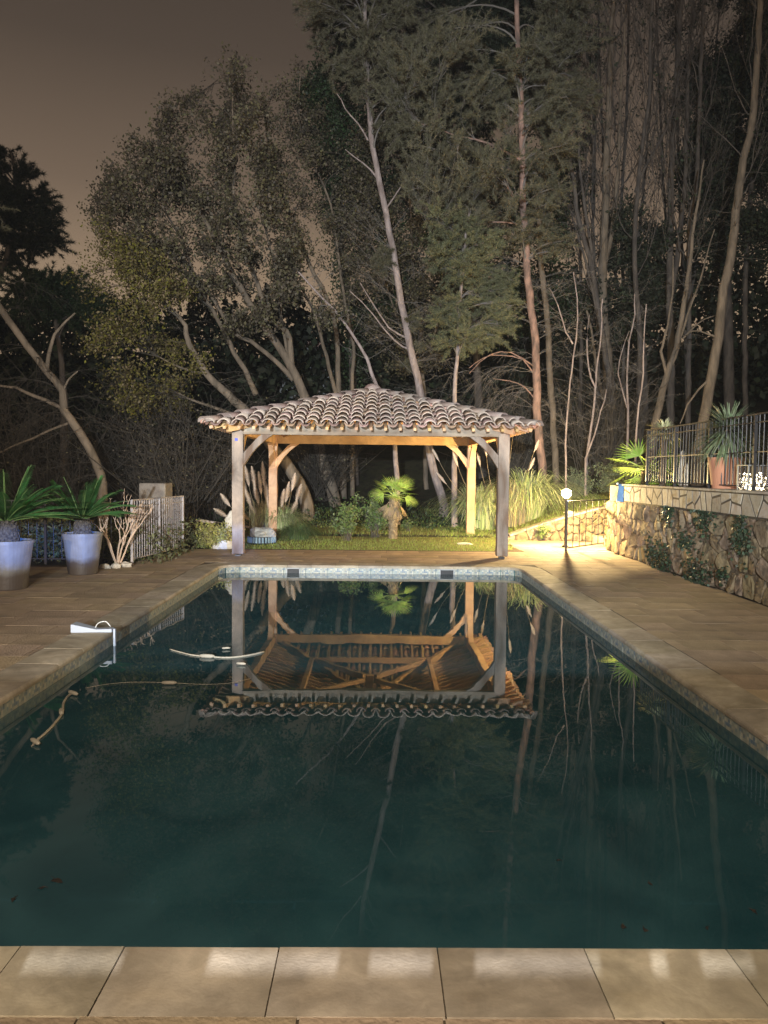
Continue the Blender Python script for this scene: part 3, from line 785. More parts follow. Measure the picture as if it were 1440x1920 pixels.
o = bpy.data.objects.new('bulb', me); COL.objects.link(o); me.transform(Matrix.Translation(-lamp.location)); o.parent = og

# flood lights, added lamps and added light blockers behind the camera
for k, (nm, loc, tgt, pw, c, ang, bl, rad) in enumerate(FLOODS):
    fl = empty(nm, loc, ('white floodlight on the house', 'blue tinted floodlight on the house', 'warm floodlight on the house', 'added soft warm fill light', 'added low white light for the coping')[k] + ' behind the camera', 'floodlight' if k < 3 else 'light')
    ld = bpy.data.lights.new('spot', 'SPOT'); ld.energy = pw; ld.color = c; ld.spot_size = math.radians(ang); ld.spot_blend = bl; ld.shadow_soft_size = rad
    lo = bpy.data.objects.new('lamp_bulb', ld); COL.objects.link(lo); lo.parent = fl
    lo.rotation_euler = (Vector(tgt) - Vector(loc)).to_track_quat('-Z', 'Y').to_euler()
    MB().box(Vector(loc) + Vector((0, -.12, 0)), (.22, .08, .16)).build('housing', M_iron, fl)
M_col = mat('blocker_paint', (.5, .47, .42), .8)  # for the unseen light blockers below, added to shape the lamps
for k, (x, w) in enumerate([(-3.4, .16), (1.465, .39), (1.837, .05), (2.25, .70)]):
    tag(MB().box((x, -2.6, 1.7), (w, .10, 3.4)).build('blocker_post', M_col), ('first', 'second', 'third', 'fourth', 'fifth', 'sixth', 'seventh', 'eighth', 'ninth', 'tenth')[k] + ' added light-blocking post from the left, behind the camera', 'post', 'added posts behind the camera')  # unseen posts added to cut the floods into stripes and patches
tag(MB().box((-.2, -.72, .343), (9.0, .03, .905)).build('blocker_wall', M_col), 'low added parapet just behind the camera', 'blocker')  # unseen wall added to shade the camera side of the near coping
for k, (xa, xb) in enumerate([(-.62, -.57), (-.462, -.371), (-.229, -.196), (-.125, -.082), (.06, .11), (.134, .164), (.23, .30)]):
    tag(MB().box(((xa + xb) / 2, -.72, 0.7955 + .0080), (xb - xa, .03, .0160)).build('blocker_stub', M_col), ('first', 'second', 'third', 'fourth', 'fifth', 'sixth', 'seventh')[k] + ' added stripe-casting block from the left standing on the parapet behind the camera', 'block', 'added blocks on the parapet behind the camera')  # unseen blocks added to cast stripes on the near coping
tag(MB().box((-.2, -.72, .9725), (9.0, .03, .32)).build('blocker_bar', M_col), 'added light-shaping bar over a narrow slot above the parapet behind the camera', 'rail')  # unseen bar, added so only a slot of light reaches the coping
tag(MB().box((0, -3.05, 1.27), (7.0, .04, .34)).build('blocker_board', M_col), 'horizontal board added to block stray light behind the camera', 'board')  # unseen, added to keep the floods out of the slot
tag(MB().box((.50, -2.6, .75), (.85, .06, 1.5)).box((1.1, -2.6, .64), (.35, .06, 1.28)).build('blocker_screen', M_col), 'low screen added to block the blue light behind the camera', 'screen')  # unseen, added to keep blue light off the left pool edge
tag(MB().box((1.8, -2.68, 1.96), (1.7, .04, .88)).build('blocker_panel', M_col), 'painted shutter board added to block the blue light behind the camera', 'baffle')  # unseen panel added to hold back the blue light higher up

# ------------------------------------------------------------------ pots and cycads
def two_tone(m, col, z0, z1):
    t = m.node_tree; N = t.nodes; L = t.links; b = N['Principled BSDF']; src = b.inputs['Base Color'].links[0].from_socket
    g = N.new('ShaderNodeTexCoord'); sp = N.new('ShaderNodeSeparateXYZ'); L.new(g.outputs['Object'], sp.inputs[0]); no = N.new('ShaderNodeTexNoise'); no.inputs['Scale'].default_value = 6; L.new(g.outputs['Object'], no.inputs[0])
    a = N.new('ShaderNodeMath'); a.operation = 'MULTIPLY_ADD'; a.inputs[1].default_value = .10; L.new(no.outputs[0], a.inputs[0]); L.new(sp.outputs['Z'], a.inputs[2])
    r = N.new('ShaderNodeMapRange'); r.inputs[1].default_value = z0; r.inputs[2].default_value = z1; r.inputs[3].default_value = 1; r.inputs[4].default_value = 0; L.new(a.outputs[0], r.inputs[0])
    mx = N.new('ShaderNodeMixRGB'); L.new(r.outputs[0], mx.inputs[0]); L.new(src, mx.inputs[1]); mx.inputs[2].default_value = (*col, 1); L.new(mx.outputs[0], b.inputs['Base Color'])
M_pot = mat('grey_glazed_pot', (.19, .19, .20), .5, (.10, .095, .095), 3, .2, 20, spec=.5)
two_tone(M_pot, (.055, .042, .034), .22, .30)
M_terra = mat('terracotta_pot', (.46, .21, .12), .75, (.38, .17, .10), 4, .3, 30)
M_frond = mat('cycad_leaflet', (.10, .30, .085), .45, island_rand=.25, trans=.2)
M_rachis = mat('cycad_rachis', (.10, .16, .05), .6)
M_cytr = mat('cycad_trunk', (.10, .09, .08), .95, (.035, .03, .03), 30, 1.0, 40)
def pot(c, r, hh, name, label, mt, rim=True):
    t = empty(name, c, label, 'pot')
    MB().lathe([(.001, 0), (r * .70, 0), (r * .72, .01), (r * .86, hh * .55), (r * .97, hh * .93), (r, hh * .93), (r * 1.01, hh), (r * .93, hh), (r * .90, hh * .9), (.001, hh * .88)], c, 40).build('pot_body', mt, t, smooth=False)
    MB().lathe([(r * .9, hh * .905), (.001, hh * .92)], c, 24).build('potting_soil', M_soil, t)
    return t
def cycad_frond(L, curve, nl):
    """frond along +x, arching"""
    K = 12; t = np.linspace(0, 1, K); a_ = math.radians(curve[0]); x = L * t * math.cos(a_); z = L * (math.sin(a_) * t - curve[1] * t * t)
    P = np.stack([x, 0 * x, z], 1)
    r = MB().tubes([P], [np.linspace(.009, .003, K)], 5)
    ts = np.linspace(.10, .99, nl); px = np.interp(ts, t, P[:, 0]); pz = np.interp(ts, t, P[:, 2])
    lf = MB(); V = []
    for k, (a, b, tt) in enumerate(zip(px, pz, ts)):
        ln = .115 * math.sin(math.pi * min(.93, tt * .74 + .12)) ** .5
        for s_ in (-1, 1):
            p0 = np.array([a, 0, b]); d = np.array([.48, s_ * .80, .30]); d /= np.linalg.norm(d); tip = p0 + d * ln + np.array([0, 0, -.03 * tt]); w = np.array([.0082, 0, .0])
            V.append([p0 - w, p0 + w, p0 + (tip - p0) * .6 + w * .9, tip]); 
    lf.quads(np.array(V, float))
    return r, lf
fr_var = []
for cv in ((50, .26), (36, .30), (68, .18), (16, .22)):
    r, lf = cycad_frond(.74, cv, 76)
    fr_var.append((r.mesh('frond_stem', M_rachis), lf.mesh('leaflets', M_frond)))
def cycad(c, z0, trunk_r, trunk_h, nfr, label, sc, seed, lean=(0, 0)):
    rg = np.random.default_rng(seed)
    t = empty('cycad', (c[0], c[1], z0), label, 'cycad', 'cycads in the big pots')
    bm_ = MB().lathe([(trunk_r * 1.0, 0), (trunk_r * 1.12, trunk_h * .4), (trunk_r * .95, trunk_h * .8), (trunk_r * .5, trunk_h), (.001, trunk_h * 1.05)], (c[0], c[1], z0), 20)
    # old leaf bases
    for k in range(90):
        a = k * 2.399; zz = trunk_h * (k / 90); rr = trunk_r * (1.05 - .3 * (k / 90) ** 3)
        bm_.box((c[0] + rr * math.cos(a), c[1] + rr * math.sin(a), z0 + zz), (.035, .03, .035), Matrix.Rotation(a, 3, 'Z'))
    bm_.build('trunk', M_cytr, t)
    for k in range(nfr):
        a = k * 2.399 + rg.normal() * .15; lev = k / nfr
        vi = 2 if lev > .78 else 0 if lev > .5 else 1 if lev > .22 else 3
        s_ = sc * rg.uniform(.9, 1.1)
        st_, lf = fr_var[vi]
        o = inst('frond', st_, t, (trunk_r * .3 * math.cos(a), trunk_r * .3 * math.sin(a), trunk_h * .96), (rg.normal() * .2, rg.normal() * .06, a), (s_, s_, s_))
        l_ = bpy.data.objects.new('leaflets', lf); COL.objects.link(l_); l_.parent = o
    return t
p2 = gp(152, 1079); p1 = gp(20, 1108)
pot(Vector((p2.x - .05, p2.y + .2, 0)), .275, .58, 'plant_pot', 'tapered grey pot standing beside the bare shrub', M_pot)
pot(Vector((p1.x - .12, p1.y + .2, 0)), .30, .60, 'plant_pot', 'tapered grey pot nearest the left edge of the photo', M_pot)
cycad((p2.x - .05, p2.y + .2), .52, .10, .26, 36, 'spreading green cycad in the pot beside the bare shrub', 1.03, 3)
cycad((p1.x - .14, p1.y + .2), .54, .13, .30, 38, 'spreading green cycad in the pot at the left edge', 1.12, 5)

# ------------------------------------------------------------------ terrace planting: yucca, terracotta pot, lantern, palms
def spiky(name, c, z0, stem_h, stem_r, n_, L_, w, mt, label, cat, droop=.35, seed=1, bark=None, lo=-.5):
    rg = np.random.default_rng(seed); t = empty(name, (c[0], c[1], z0), label, cat)
    if stem_h > 0: MB().tubes([[(c[0], c[1], z0), (c[0] + .01, c[1], z0 + stem_h * .5), (c[0], c[1], z0 + stem_h)]], [[stem_r * 1.2, stem_r, stem_r]], 12).build('trunk', bark or M_bark_gr, t, smooth=True)
    lv = MB(); V = []
    for k in range(n_):
        a = rg.random() * 6.283; el = math.asin(rg.uniform(lo, .98)); L1 = L_ * rg.uniform(.8, 1.1); d = np.array([math.cos(a) * math.cos(el), math.sin(a) * math.cos(el), math.sin(el)]); sd = np.array([-math.sin(a), math.cos(a), 0])
        p = np.array([c[0], c[1], z0 + stem_h - .04]); prev = None
        for q in range(4):
            tt = q / 3; pp = p + d * L1 * tt + np.array([0, 0, -droop * L1 * tt * tt]); ww = w * (1 - tt) ** .6 * (.6 + .4 * min(1, tt * 4)) / 2 + .001
            cur = (pp - sd * ww, pp + sd * ww)
            if prev: V.append([prev[0], prev[1], cur[1], cur[0]])
            prev = cur
    lv.quads(np.array(V)); lv.build('leaves', mt, t, kind=None); return t
M_yucca = mat('yucca_leaf', (.20, .24, .13), .5, island_rand=.4, trans=.15)
M_palm = mat('palm_leaf', (.36, .50, .11), .5, island_rand=.3, trans=.3)
M_palm_dead = mat('dead_palm_leaf', (.36, .26, .15), .8, island_rand=.3, trans=.2)
TZ = 1.266
yc = at(1360, 905, 10.6)
pot(Vector((yc.x, yc.y, TZ)), .235, .46, 'terracotta_pot', 'large terracotta pot behind the terrace railing', M_terra)
spiky('yucca', (yc.x + .02, yc.y), TZ + .40, .46, .06, 460, .58, .028, M_yucca, 'round headed yucca growing in the terracotta pot', 'yucca', .28, 4, bark=mat('yucca_stem', (.40, .26, .15), .9, (.25, .16, .10), 8, 1, 20), lo=-.75)
# glass lantern with string lights
ln = at(1413, 912, 9.75); lt = empty('glass_lantern', (ln.x, ln.y, TZ), 'square glass lantern filled with glowing string lights on the terrace', 'lantern')
M_frame = mat('lantern_frame', (.25, .24, .22), .5, metal=.3)
m = bpy.data.materials.new('lantern_glass'); m.use_nodes = True; t = m.node_tree; t.nodes.remove(t.nodes['Principled BSDF']); tp = t.nodes.new('ShaderNodeBsdfTransparent'); gl = t.nodes.new('ShaderNodeBsdfGlossy'); gl.inputs['Roughness'].default_value = .05; mx = t.nodes.new('ShaderNodeMixShader'); mx.inputs[0].default_value = .12
t.links.new(tp.outputs[0], mx.inputs[1]); t.links.new(gl.outputs[0], mx.inputs[2]); t.links.new(mx.outputs[0], t.nodes['Material Output'].inputs[0]); M_lg = m
w, hh = .28, .34
for sx_ in (-1, 1):
    for sy_ in (-1, 1): MB().box((ln.x + sx_ * w / 2, ln.y + sy_ * w / 2, TZ + hh / 2), (.014, .014, hh)).build('corner_bar', M_frame, lt)
    MB().box((ln.x + sx_ * (w / 2), ln.y, TZ + hh / 2), (.003, w - .02, hh - .02)).build('glass_pane', M_lg, lt)
    MB().box((ln.x, ln.y + sx_ * (w / 2), TZ + hh / 2), (w - .02, .003, hh - .02)).build('glass_pane', M_lg, lt)
MB().box((ln.x, ln.y, TZ + hh + .006), (w + .02, w + .02, .012)).build('lantern_top', M_frame, lt)
M_led = mat('led_bulb', (1.0, .86, .60), emit=14)
led = MB()
for k in range(170):
    c_ = (ln.x + rng.uniform(-.11, .11), ln.y + rng.uniform(-.11, .11), TZ + .02 + .24 * rng.random() ** 1.3); r_ = .0068
    led.add([(c_[0] + r_, c_[1], c_[2]), (c_[0] - r_, c_[1], c_[2]), (c_[0], c_[1] + r_, c_[2]), (c_[0], c_[1] - r_, c_[2]), (c_[0], c_[1], c_[2] + r_), (c_[0], c_[1], c_[2] - r_)], [(0, 2, 4), (2, 1, 4), (1, 3, 4), (3, 0, 4), (2, 0, 5), (1, 2, 5), (3, 1, 5), (0, 3, 5)])
led.build('string_lights', M_led, lt, kind='stuff')

def fan_leaf(L_, mt, name, nseg=17, spread=2.5, w=.026, droop=.15, fold=.0):
    V = []
    for k in range(nseg):
        a = (k / (nseg - 1) - .5) * spread; d = np.array([math.cos(a), math.sin(a), 0]); sd = np.array([-math.sin(a), math.cos(a), 0]); Lk = L_ * (1 - .12 * abs(a)); prev = None
        for q in range(4):
            tt = q / 3; pp = d * Lk * tt + np.array([0, 0, -droop * Lk * tt * tt]); ww = (w * (.35 + 1.2 * tt if tt < .5 else 1.6 * (1.02 - tt))) / 2
            cur = (pp - sd * ww, pp + sd * ww)
            if prev: V.append([prev[0], prev[1], cur[1], cur[0]])
            prev = cur
    return MB().quads(np.array(V)).mesh(name, mt)
fl_g = fan_leaf(.36, M_palm, 'fan_leaf'); fl_d = fan_leaf(.34, M_palm_dead, 'dead_fan_leaf', 13, 1.2, .02, .1)
stem_me = MB().tubes([[(0, 0, 0), (.12, 0, .0), (.24, 0, -.01)]], [[.009, .007, .006]], 5).mesh('leaf_stalk', M_palm)
stem_md = MB().tubes([[(0, 0, 0), (.12, 0, .0), (.24, 0, -.01)]], [[.009, .007, .006]], 5).mesh('leaf_stalk', M_palm_dead)
def fan_palm(c, z0, th, sc, ng, nd, label, seed, tr=.07, els=(-.1, 1.35)):
    rg = np.random.default_rng(seed); t = empty('fan_palm', (c[0], c[1], z0), label, 'palm')
    if th > .05:
        b_ = MB().tubes([[(c[0] - .02, c[1], z0 - .05), (c[0] - .015, c[1], z0 + th * .5), (c[0], c[1], z0 + th)]], [[tr * 1.15, tr, tr * 1.15]], 12)
        for k in range(int(110 * th)):
            a = k * 2.399; zz = th * (k / (110 * th)); b_.box((c[0] - .015 + tr * math.cos(a), c[1] + tr * math.sin(a), z0 + zz), (.02, .035, .06), Matrix.Rotation(a, 3, 'Z') @ Matrix.Rotation(.4, 3, 'Y'))
        b_.build('trunk', mat('palm_trunk', (.26, .20, .12), .95, (.12, .09, .055), 14, 1, 30), t)
    for k in range(ng + nd):
        dead = k >= ng
        a = k * 2.399 + rg.normal() * .2
        el = els[0] + (els[1] - els[0]) * ((k + .5) / ng) if not dead else rg.uniform(-1.35, -.75)
        o = inst('leaf_stalk', stem_md if dead else stem_me, t, (0, 0, th), (0, -el, a), (sc, sc, sc))
        l_ = bpy.data.objects.new('fan_leaf', fl_d if dead else fl_g); COL.objects.link(l_); l_.parent = o; l_.location = (.24, 0, -.01); l_.rotation_euler = (rg.normal() * .35, .25 if not dead else .1, 0)
    return t
pc = gp(738, 1012); fan_palm((pc.x, pc.y), gz(pc.x, pc.y), .92, 1.0, 18, 11, 'small fan palm with brown skirt on the lawn seen through the pavilion', 11, tr=.085)
q = at(1212, 905, 14.3); fan_palm((q.x, q.y), .80, .75, 1.45, 14, 1, 'bright green fan palm leaves at the far end of the terrace railing', 13, els=(-.7, 1.1))
q = at(1240, 905, 13.2); spiky('yucca', (q.x + .02, q.y), TZ, .98, .05, 230, .36, .03, mat('pale_spiky_leaf', (.50, .47, .26), .5, island_rand=.3), 'small pale spiky palm behind the left end of the terrace railing', 'palm', .3, 8, lo=-.4)
# pale standing stones behind the railing and a dark cushion shrub
M_pst = mat('pale_stone', (.62, .56, .47), .85, (.42, .37, .30), 5, 1.0, 20)
def rock(name, c, d, label, cat, mt, seed=1, sub=3, rz=0, parent=None):
    bm = bmesh.new(); bmesh.ops.create_icosphere(bm, subdivisions=sub, radius=.5)
    from mathutils import noise
    for v_ in bm.verts:
        n_ = noise.noise(v_.co * 2.3 + Vector((seed * 3.7, 0, 0))) * .35 + noise.noise(v_.co * 5.5 + Vector((seed, 5, 0))) * .13; v_.co *= 1 + n_
        v_.co = Vector((v_.co.x * d[0], v_.co.y * d[1], v_.co.z * d[2]))
    me = bpy.data.meshes.new(name); bm.to_mesh(me); bm.free(); me.materials.append(mt); o = bpy.data.objects.new(name, me); COL.objects.link(o); o.location = c; o.rotation_euler = (0, 0, rz)
    return tag(o, label, cat)
q = at(1255, 905, 12.6); rock('standing_stone', (q.x + .2, q.y, TZ + .28), (.10, .12, .66), 'tall pale standing stone behind the terrace railing', 'stone', M_pst, 4)
q = at(1262, 905, 12.3); rock('standing_stone', (q.x + .2, q.y, TZ + .18), (.09, .12, .46), 'shorter pale stone leaning by the tall one behind the railing', 'stone', M_pst, 6)

# blue cloth at the wall corner
M_cloth = mat('blue_cloth', (.13, .27, .50), .85, (.10, .22, .42), 8, .3, 50); M_white = mat('white_print', (.75, .78, .80), .8)
c0 = at(1160, 908, 14.25); c1 = at(1180, 908, 14.1)
ct = empty('blue_banner', c0, 'blue cloth with a white squiggle hanging at the corner of the stone wall', 'banner')
V = []; f = []; n1, n2 = 10, 8
for i in range(n1 + 1):
    for j in range(n2 + 1):
        u, v_ = i / n1, j / n2; top = c0.lerp(c1, u); dz = -.33 * v_ - .03 * u * 0; V.append((top.x - .03 * v_ * (1 - u), top.y + .012 * math.sin(u * 9 + v_ * 2) * v_, top.z + dz + .012 * math.sin(u * 7)))
for i in range(n1):
    for j in range(n2): a = i * (n2 + 1) + j; f.append((a, a + n2 + 1, a + n2 + 2, a + 1))
o = MB().add(V, f).build('cloth', M_cloth, ct, smooth=True); so = o.modifiers.new('s', 'SOLIDIFY'); so.thickness = .003
cm = c0.lerp(c1, .5); sq = [(cm.x + .018 * math.sin(k * .9), cm.y - .016, cm.z - .09 - .022 * k) for k in range(9)]
MB().tubes([sq], [[.0035] * 9], 4).build('squiggle', M_white, ct); MB().lathe([(.001, .012), (.012, .0), (.001, -.012)], (cm.x, cm.y - .016, cm.z - .05), 10).build('dot', M_white, ct)
MB().tubes([[tuple(c0 + Vector((-.01, 0, .01))), tuple(c1 + Vector((.02, 0, .01)))]], [[.006, .006]], 6, True).build('hanging_rod', M_iron, ct)
MB().lathe([(.001, .022), (.018, .012), (.02, 0), (.012, -.015), (.001, -.02)], tuple(c0 + Vector((-.02, 0, .01))), 10).build('knob', M_whitep, ct, smooth=True)

# ------------------------------------------------------------------ pool things
def floats(o, pts):
    for (px, py, ang, s_) in pts:
        p = gp(px, py, -HD + .015); b_ = MB().lathe([(.001, -.075), (.012, -.07), (.019, -.04), (.019, .04), (.012, .07), (.001, .075)], (0, 0, 0), 12)
        me = b_.mesh('float', M_hose, True); q = inst('float', me, o, (p.x, p.y, p.z), (math.pi / 2, 0, ang), (s_, s_, s_))
M_hose = mat('cream_hose', (.42, .37, .29), .5, (.34, .29, .23), 6)
h1 = empty('cleaner_hose', (0, 0, 0), 'pale floating hose curving across the water beside the left reflected post', 'hose')
def hose(o, pts, r0, r1, zs=None, wet=None):
    P = np.array([gp(a, b, -HD + .006) for a, b in pts]); 
    if zs is not None: P[:, 2] = -HD + np.array(zs)
    P = resample(P, .04); MB().tubes([P], [np.linspace(r0, r1, len(P))], 8, True).build('hose', M_hose, o, smooth=True)
hose(h1, [(318, 1217), (335, 1222), (360, 1228), (390, 1231), (430, 1233), (470, 1228), (495, 1222)], .005, .009)
floats(h1, [(388, 1230, 1.45, .9), (452, 1244, 1.3, .55), (424, 1215, 1.8, .5)])
h2 = empty('cleaner_hose', (0, 0, 0), 'pale ribbed hose section floating close to the left edge of the pool', 'hose')
hose(h2, [(139, 1298), (128, 1305), (119, 1318), (117, 1336), (106, 1352), (88, 1372), (66, 1390)], .008, .008)
hose(h2, [(66, 1390), (40, 1420), (15, 1448), (-20, 1485)], .009, .008, [.0, -.03, -.07, -.12])
floats(h2, [(137, 1299, .9, .75), (115, 1334, .4, .8), (66, 1390, .8, .75)])
h3 = empty('float_line', (0, 0, 0), 'thin line with one small white float lying on the water', 'line')
hose(h3, [(160, 1290), (200, 1283), (250, 1279), (317, 1280), (380, 1283), (430, 1281), (470, 1272)], .0018, .0018); floats(h3, [(317, 1280, 1.57, .75)])
# white water level unit on the left coping
pa = empty('pool_alarm', (0, 0, 0), 'white plastic pool alarm clipped over the left pool edge', 'pool alarm')
a = gp(186, 1186); M_pw = mat('alarm_plastic', (.38, .42, .50), .4)
ye = a.y; xe = XL
v = [(xe - .34, ye - .06, .006), (xe - .34, ye + .08, .006), (xe - .34, ye + .08, .085), (xe - .34, ye - .06, .085), (xe - .12, ye - .035, .006), (xe - .12, ye + .05, .006), (xe - .12, ye + .05, .035), (xe - .12, ye - .035, .035), (xe + .02, ye - .03, .006), (xe + .02, ye + .05, .006), (xe + .02, ye + .05, .04), (xe + .02, ye - .03, .04)]
f = [(0, 3, 2, 1), (8, 9, 10, 11)] + [(i + k, (i + 1) % 4 + k, (i + 1) % 4 + k + 4, i + k + 4) for k in (0, 4) for i in range(4)]
o = MB().add(v, f).build('unit_body', M_pw, pa); bv = o.modifiers.new('b', 'BEVEL'); bv.width = .006; bv.segments = 2
MB().box((xe + .035, ye + .01, -.075), (.018, .03, .22)).build('dip_arm', M_pw, pa)
P = resample([(xe - .15, ye + .02, .03), (xe - .13, ye + .06, .075), (xe - .07, ye + .08, .085), (xe - .02, ye + .06, .045)], .01); MB().tubes([P], [[.004] * len(P)], 6).build('cable', M_whitep, pa)
# floating leaves and twigs on the water, bits on the deck
M_dl = mat('dead_leaf', (.018, .013, .010), .8); M_drl = mat('dry_leaf', (.42, .32, .20), .8)
def leafbit(px, py, z, sz, mt, label, name='fallen_leaf'):
    p = gp(px, py, z); k = 9; v = [(0, 0, .004)]
    for i in range(k): a_ = 6.283 * i / k; r_ = sz * (1 + .35 * math.cos(a_ * 3 + px)) * .5; v.append((r_ * math.cos(a_), r_ * .6 * math.sin(a_), .002 * math.sin(a_ * 2)))
    b_ = MB().add(v, [(0, i + 1, (i + 1) % k + 1) for i in range(k)]); b_.tubes([[(-sz * .9, .01, .001), (-sz * .3, 0, .003), (0, 0, .003)]], [[.0012, .0015, .001]], 4)
    o = b_.build(name, mt); o.location = (p.x, p.y, p.z + .003); o.rotation_euler = (0, 0, px * .7); tag(o, label, 'leaf')
for px, py, s_, lab in ((107, 1652, .05, 'dark leaf floating near the left edge of the photo, largest there'), (77, 1666, .026, 'small dark leaf floating just left of the larger one'), (25, 1688, .028, 'dark leaf floating at the far left near the front coping'), (1169, 1738, .03, 'dark leaf floating close to the front coping, left of its pair'), (1210, 1745, .026, 'dark leaf floating close to the front coping, right of its pair'), (1219, 1658, .022, 'lone dark speck of leaf on the water at right'), (1412, 1708, .03, 'dark leaf floating at the far right near the front coping'), (1046, 1614, .018, 'tiny dark leaf on the water right of centre'), (1326, 1742, .015, 'tiny dark leaf on the water between two larger ones at right')):
    leafbit(px, py, -HD, s_, M_dl, lab)
for px, py, s_, lab in ((408, 1048, .10, 'pale dry leaf on the deck left of the front left pavilion post'), (1100, 1098, .13, 'pale flattened leaf on the right deck beside the coping joint'), (1190, 1134, .03, 'tiny pale fleck on the right deck'), (552, 1052, .16, 'long pale leaf on the deck behind the left skimmer'), (1118, 1057, .05, 'dark curled leaf on the lit deck near the gate')):
    leafbit(px, py, .004, s_, M_drl, lab)

# ------------------------------------------------------------------ garden plants near the pavilion
# lawn
lawn = MB(); N_ = 42000
X = rng.uniform(-3.4, 7.5, N_); Y = 14.72 + (rng.random(N_) ** 1.6) * 8.0
ok = (X < 2.80) | (Y > 17.42); X, Y = X[ok], Y[ok]
# keep the bite of paving at the right corner
ok = ~((X > 2.2) & (Y < 14.72 + (X - 2.2) * .9) & (X < 2.9)); X, Y = X[ok], Y[ok]
ok = ~((X < 1.4) & (Y > 16.5) & (rng.random(len(X)) < .65)); X, Y = X[ok], Y[ok]
Z = np.array([gz(a, b) for a, b in zip(X, Y)]); N_ = len(X)
an = rng.uniform(0, 6.283, N_); hgt = rng.uniform(.02, .055, N_) * np.where(Y > 17.3, 1.7, 1); wd = .007
dx, dy = np.cos(an) * wd, np.sin(an) * wd; lx, ly = rng.normal(0, .02, N_), rng.normal(0, .02, N_)
V = np.stack([np.stack([X - dx, Y - dy, Z - .01], 1), np.stack([X + dx, Y + dy, Z - .01], 1), np.stack([X + lx, Y + ly, Z + hgt], 1)], 1)
lawn.add(V.reshape(-1, 3), np.arange(N_ * 3).reshape(-1, 3).tolist()); lawn.build('lawn_grass', M_grass, kind='stuff', label='short lit lawn grass behind the deck and on the bank', cat='grass')
M_turf = mat('turf', (.13, .15, .035), .95, (.19, .16, .055), 5, 1, 40)
tf = MB(); tx = np.arange(-3.3, 2.81, .35); ty = [14.73, 15.1, 15.6, 16.2, 17.0, 18.0, 19.5]
tv = [(x_, y_, gz(x_, y_) + .006) for y_ in ty for x_ in tx]; k = len(tx)
tf.add(tv, [(j * k + i, j * k + i + 1, (j + 1) * k + i + 1, (j + 1) * k + i) for j in range(len(ty) - 1) for i in range(k - 1)])
tx2 = np.arange(2.8, 7.2, .35); ty2 = [17.44, 18.0, 19, 20, 21]; k2 = len(tx2); tv = [(x_, y_, gz(x_, y_) + .006) for y_ in ty2 for x_ in tx2]
tf.add(tv, [(j * k2 + i, j * k2 + i + 1, (j + 1) * k2 + i + 1, (j + 1) * k2 + i) for j in range(len(ty2) - 1) for i in range(k2 - 1)])
tf.build('lawn', M_turf, kind='structure')

def grass_clump(c, n_, L_, spread, w, lean, rg, up=1.0, K=7):
    a = rg.uniform(0, 6.283, n_); r = rg.random(n_) ** .7 * spread
    base = np.stack([c[0] + r * np.cos(a), c[1] + r * np.sin(a), np.full(n_, c[2])], 1)
    a2 = a + rg.normal(0, .5, n_); Ls = L_ * rg.uniform(.55, 1.1, n_); ln_ = lean * rg.uniform(.25, 1.1, n_)
    t = np.linspace(0, 1, K)[None, :]
    out = Ls[:, None] * ln_[:, None] * t ** 1.6; hh = Ls[:, None] * up * (t * 1.05 - (.35 + .75 * ln_[:, None]) * t ** 2.6)
    P = np.stack([base[:, 0:1] + out * np.cos(a2)[:, None], base[:, 1:2] + out * np.sin(a2)[:, None], base[:, 2:3] + hh], 2)
    sd = np.stack([-np.sin(a2), np.cos(a2), 0 * a2], 1)[:, None] * (w * (1 - t) ** .7 + .0015)[:, :, None]
    A = P - sd; B = P + sd
    idx = np.arange(n_ * K * 2).reshape(n_, K, 2); V = np.stack([A, B], 2).reshape(-1, 3)
    q = np.stack([idx[:, :-1, 0], idx[:, :-1, 1], idx[:, 1:, 1], idx[:, 1:, 0]], -1).reshape(-1, 4).tolist()
    return V, q
def plume_obj(parent, base, tip, L_, wdt, rg):
    """stalk from base to tip, feather of length L_ at the end"""
    base = np.array(base); tip = np.array(tip); mid_ = base * .3 + tip * .7; mid_[2] = base[2] * .55 + tip[2] * .45 + .02
    P = bez(base[None], mid_[None], tip[None], 10)[0]
    d = (P[-1] - P[-3]); d /= np.linalg.norm(d)
    st_ = MB().tubes([P], [np.linspace(.006, .004, 10)], 4)
    s_ = st_.build('plume_stalk', M_pampas_dry, parent)
    n_ = 900; t = rg.random(n_); o0 = P[-1] + d * (t[:, None] - .15) * L_ ; env = np.sin(np.pi * np.clip(t * .85 + .12, 0, 1)) ** .8
    r = rg.normal(size=(n_, 3)); r -= (r @ d)[:, None] * d; r /= np.linalg.norm(r, axis=1, keepdims=True)
    e1 = o0 + (d * .11 + r * wdt * env[:, None] * rg.uniform(.5, 1, (n_, 1))) + np.array([.01, 0, -.03])
    sdv = np.cross(d, r) * .008
    V = np.stack([o0 - sdv, o0 + sdv, e1], 1).reshape(-1, 3)
    pl = MB().add(V, np.arange(n_ * 3).reshape(-1, 3).tolist()); pl.build('plume', M_plume, parent)
rg = np.random.default_rng(21)
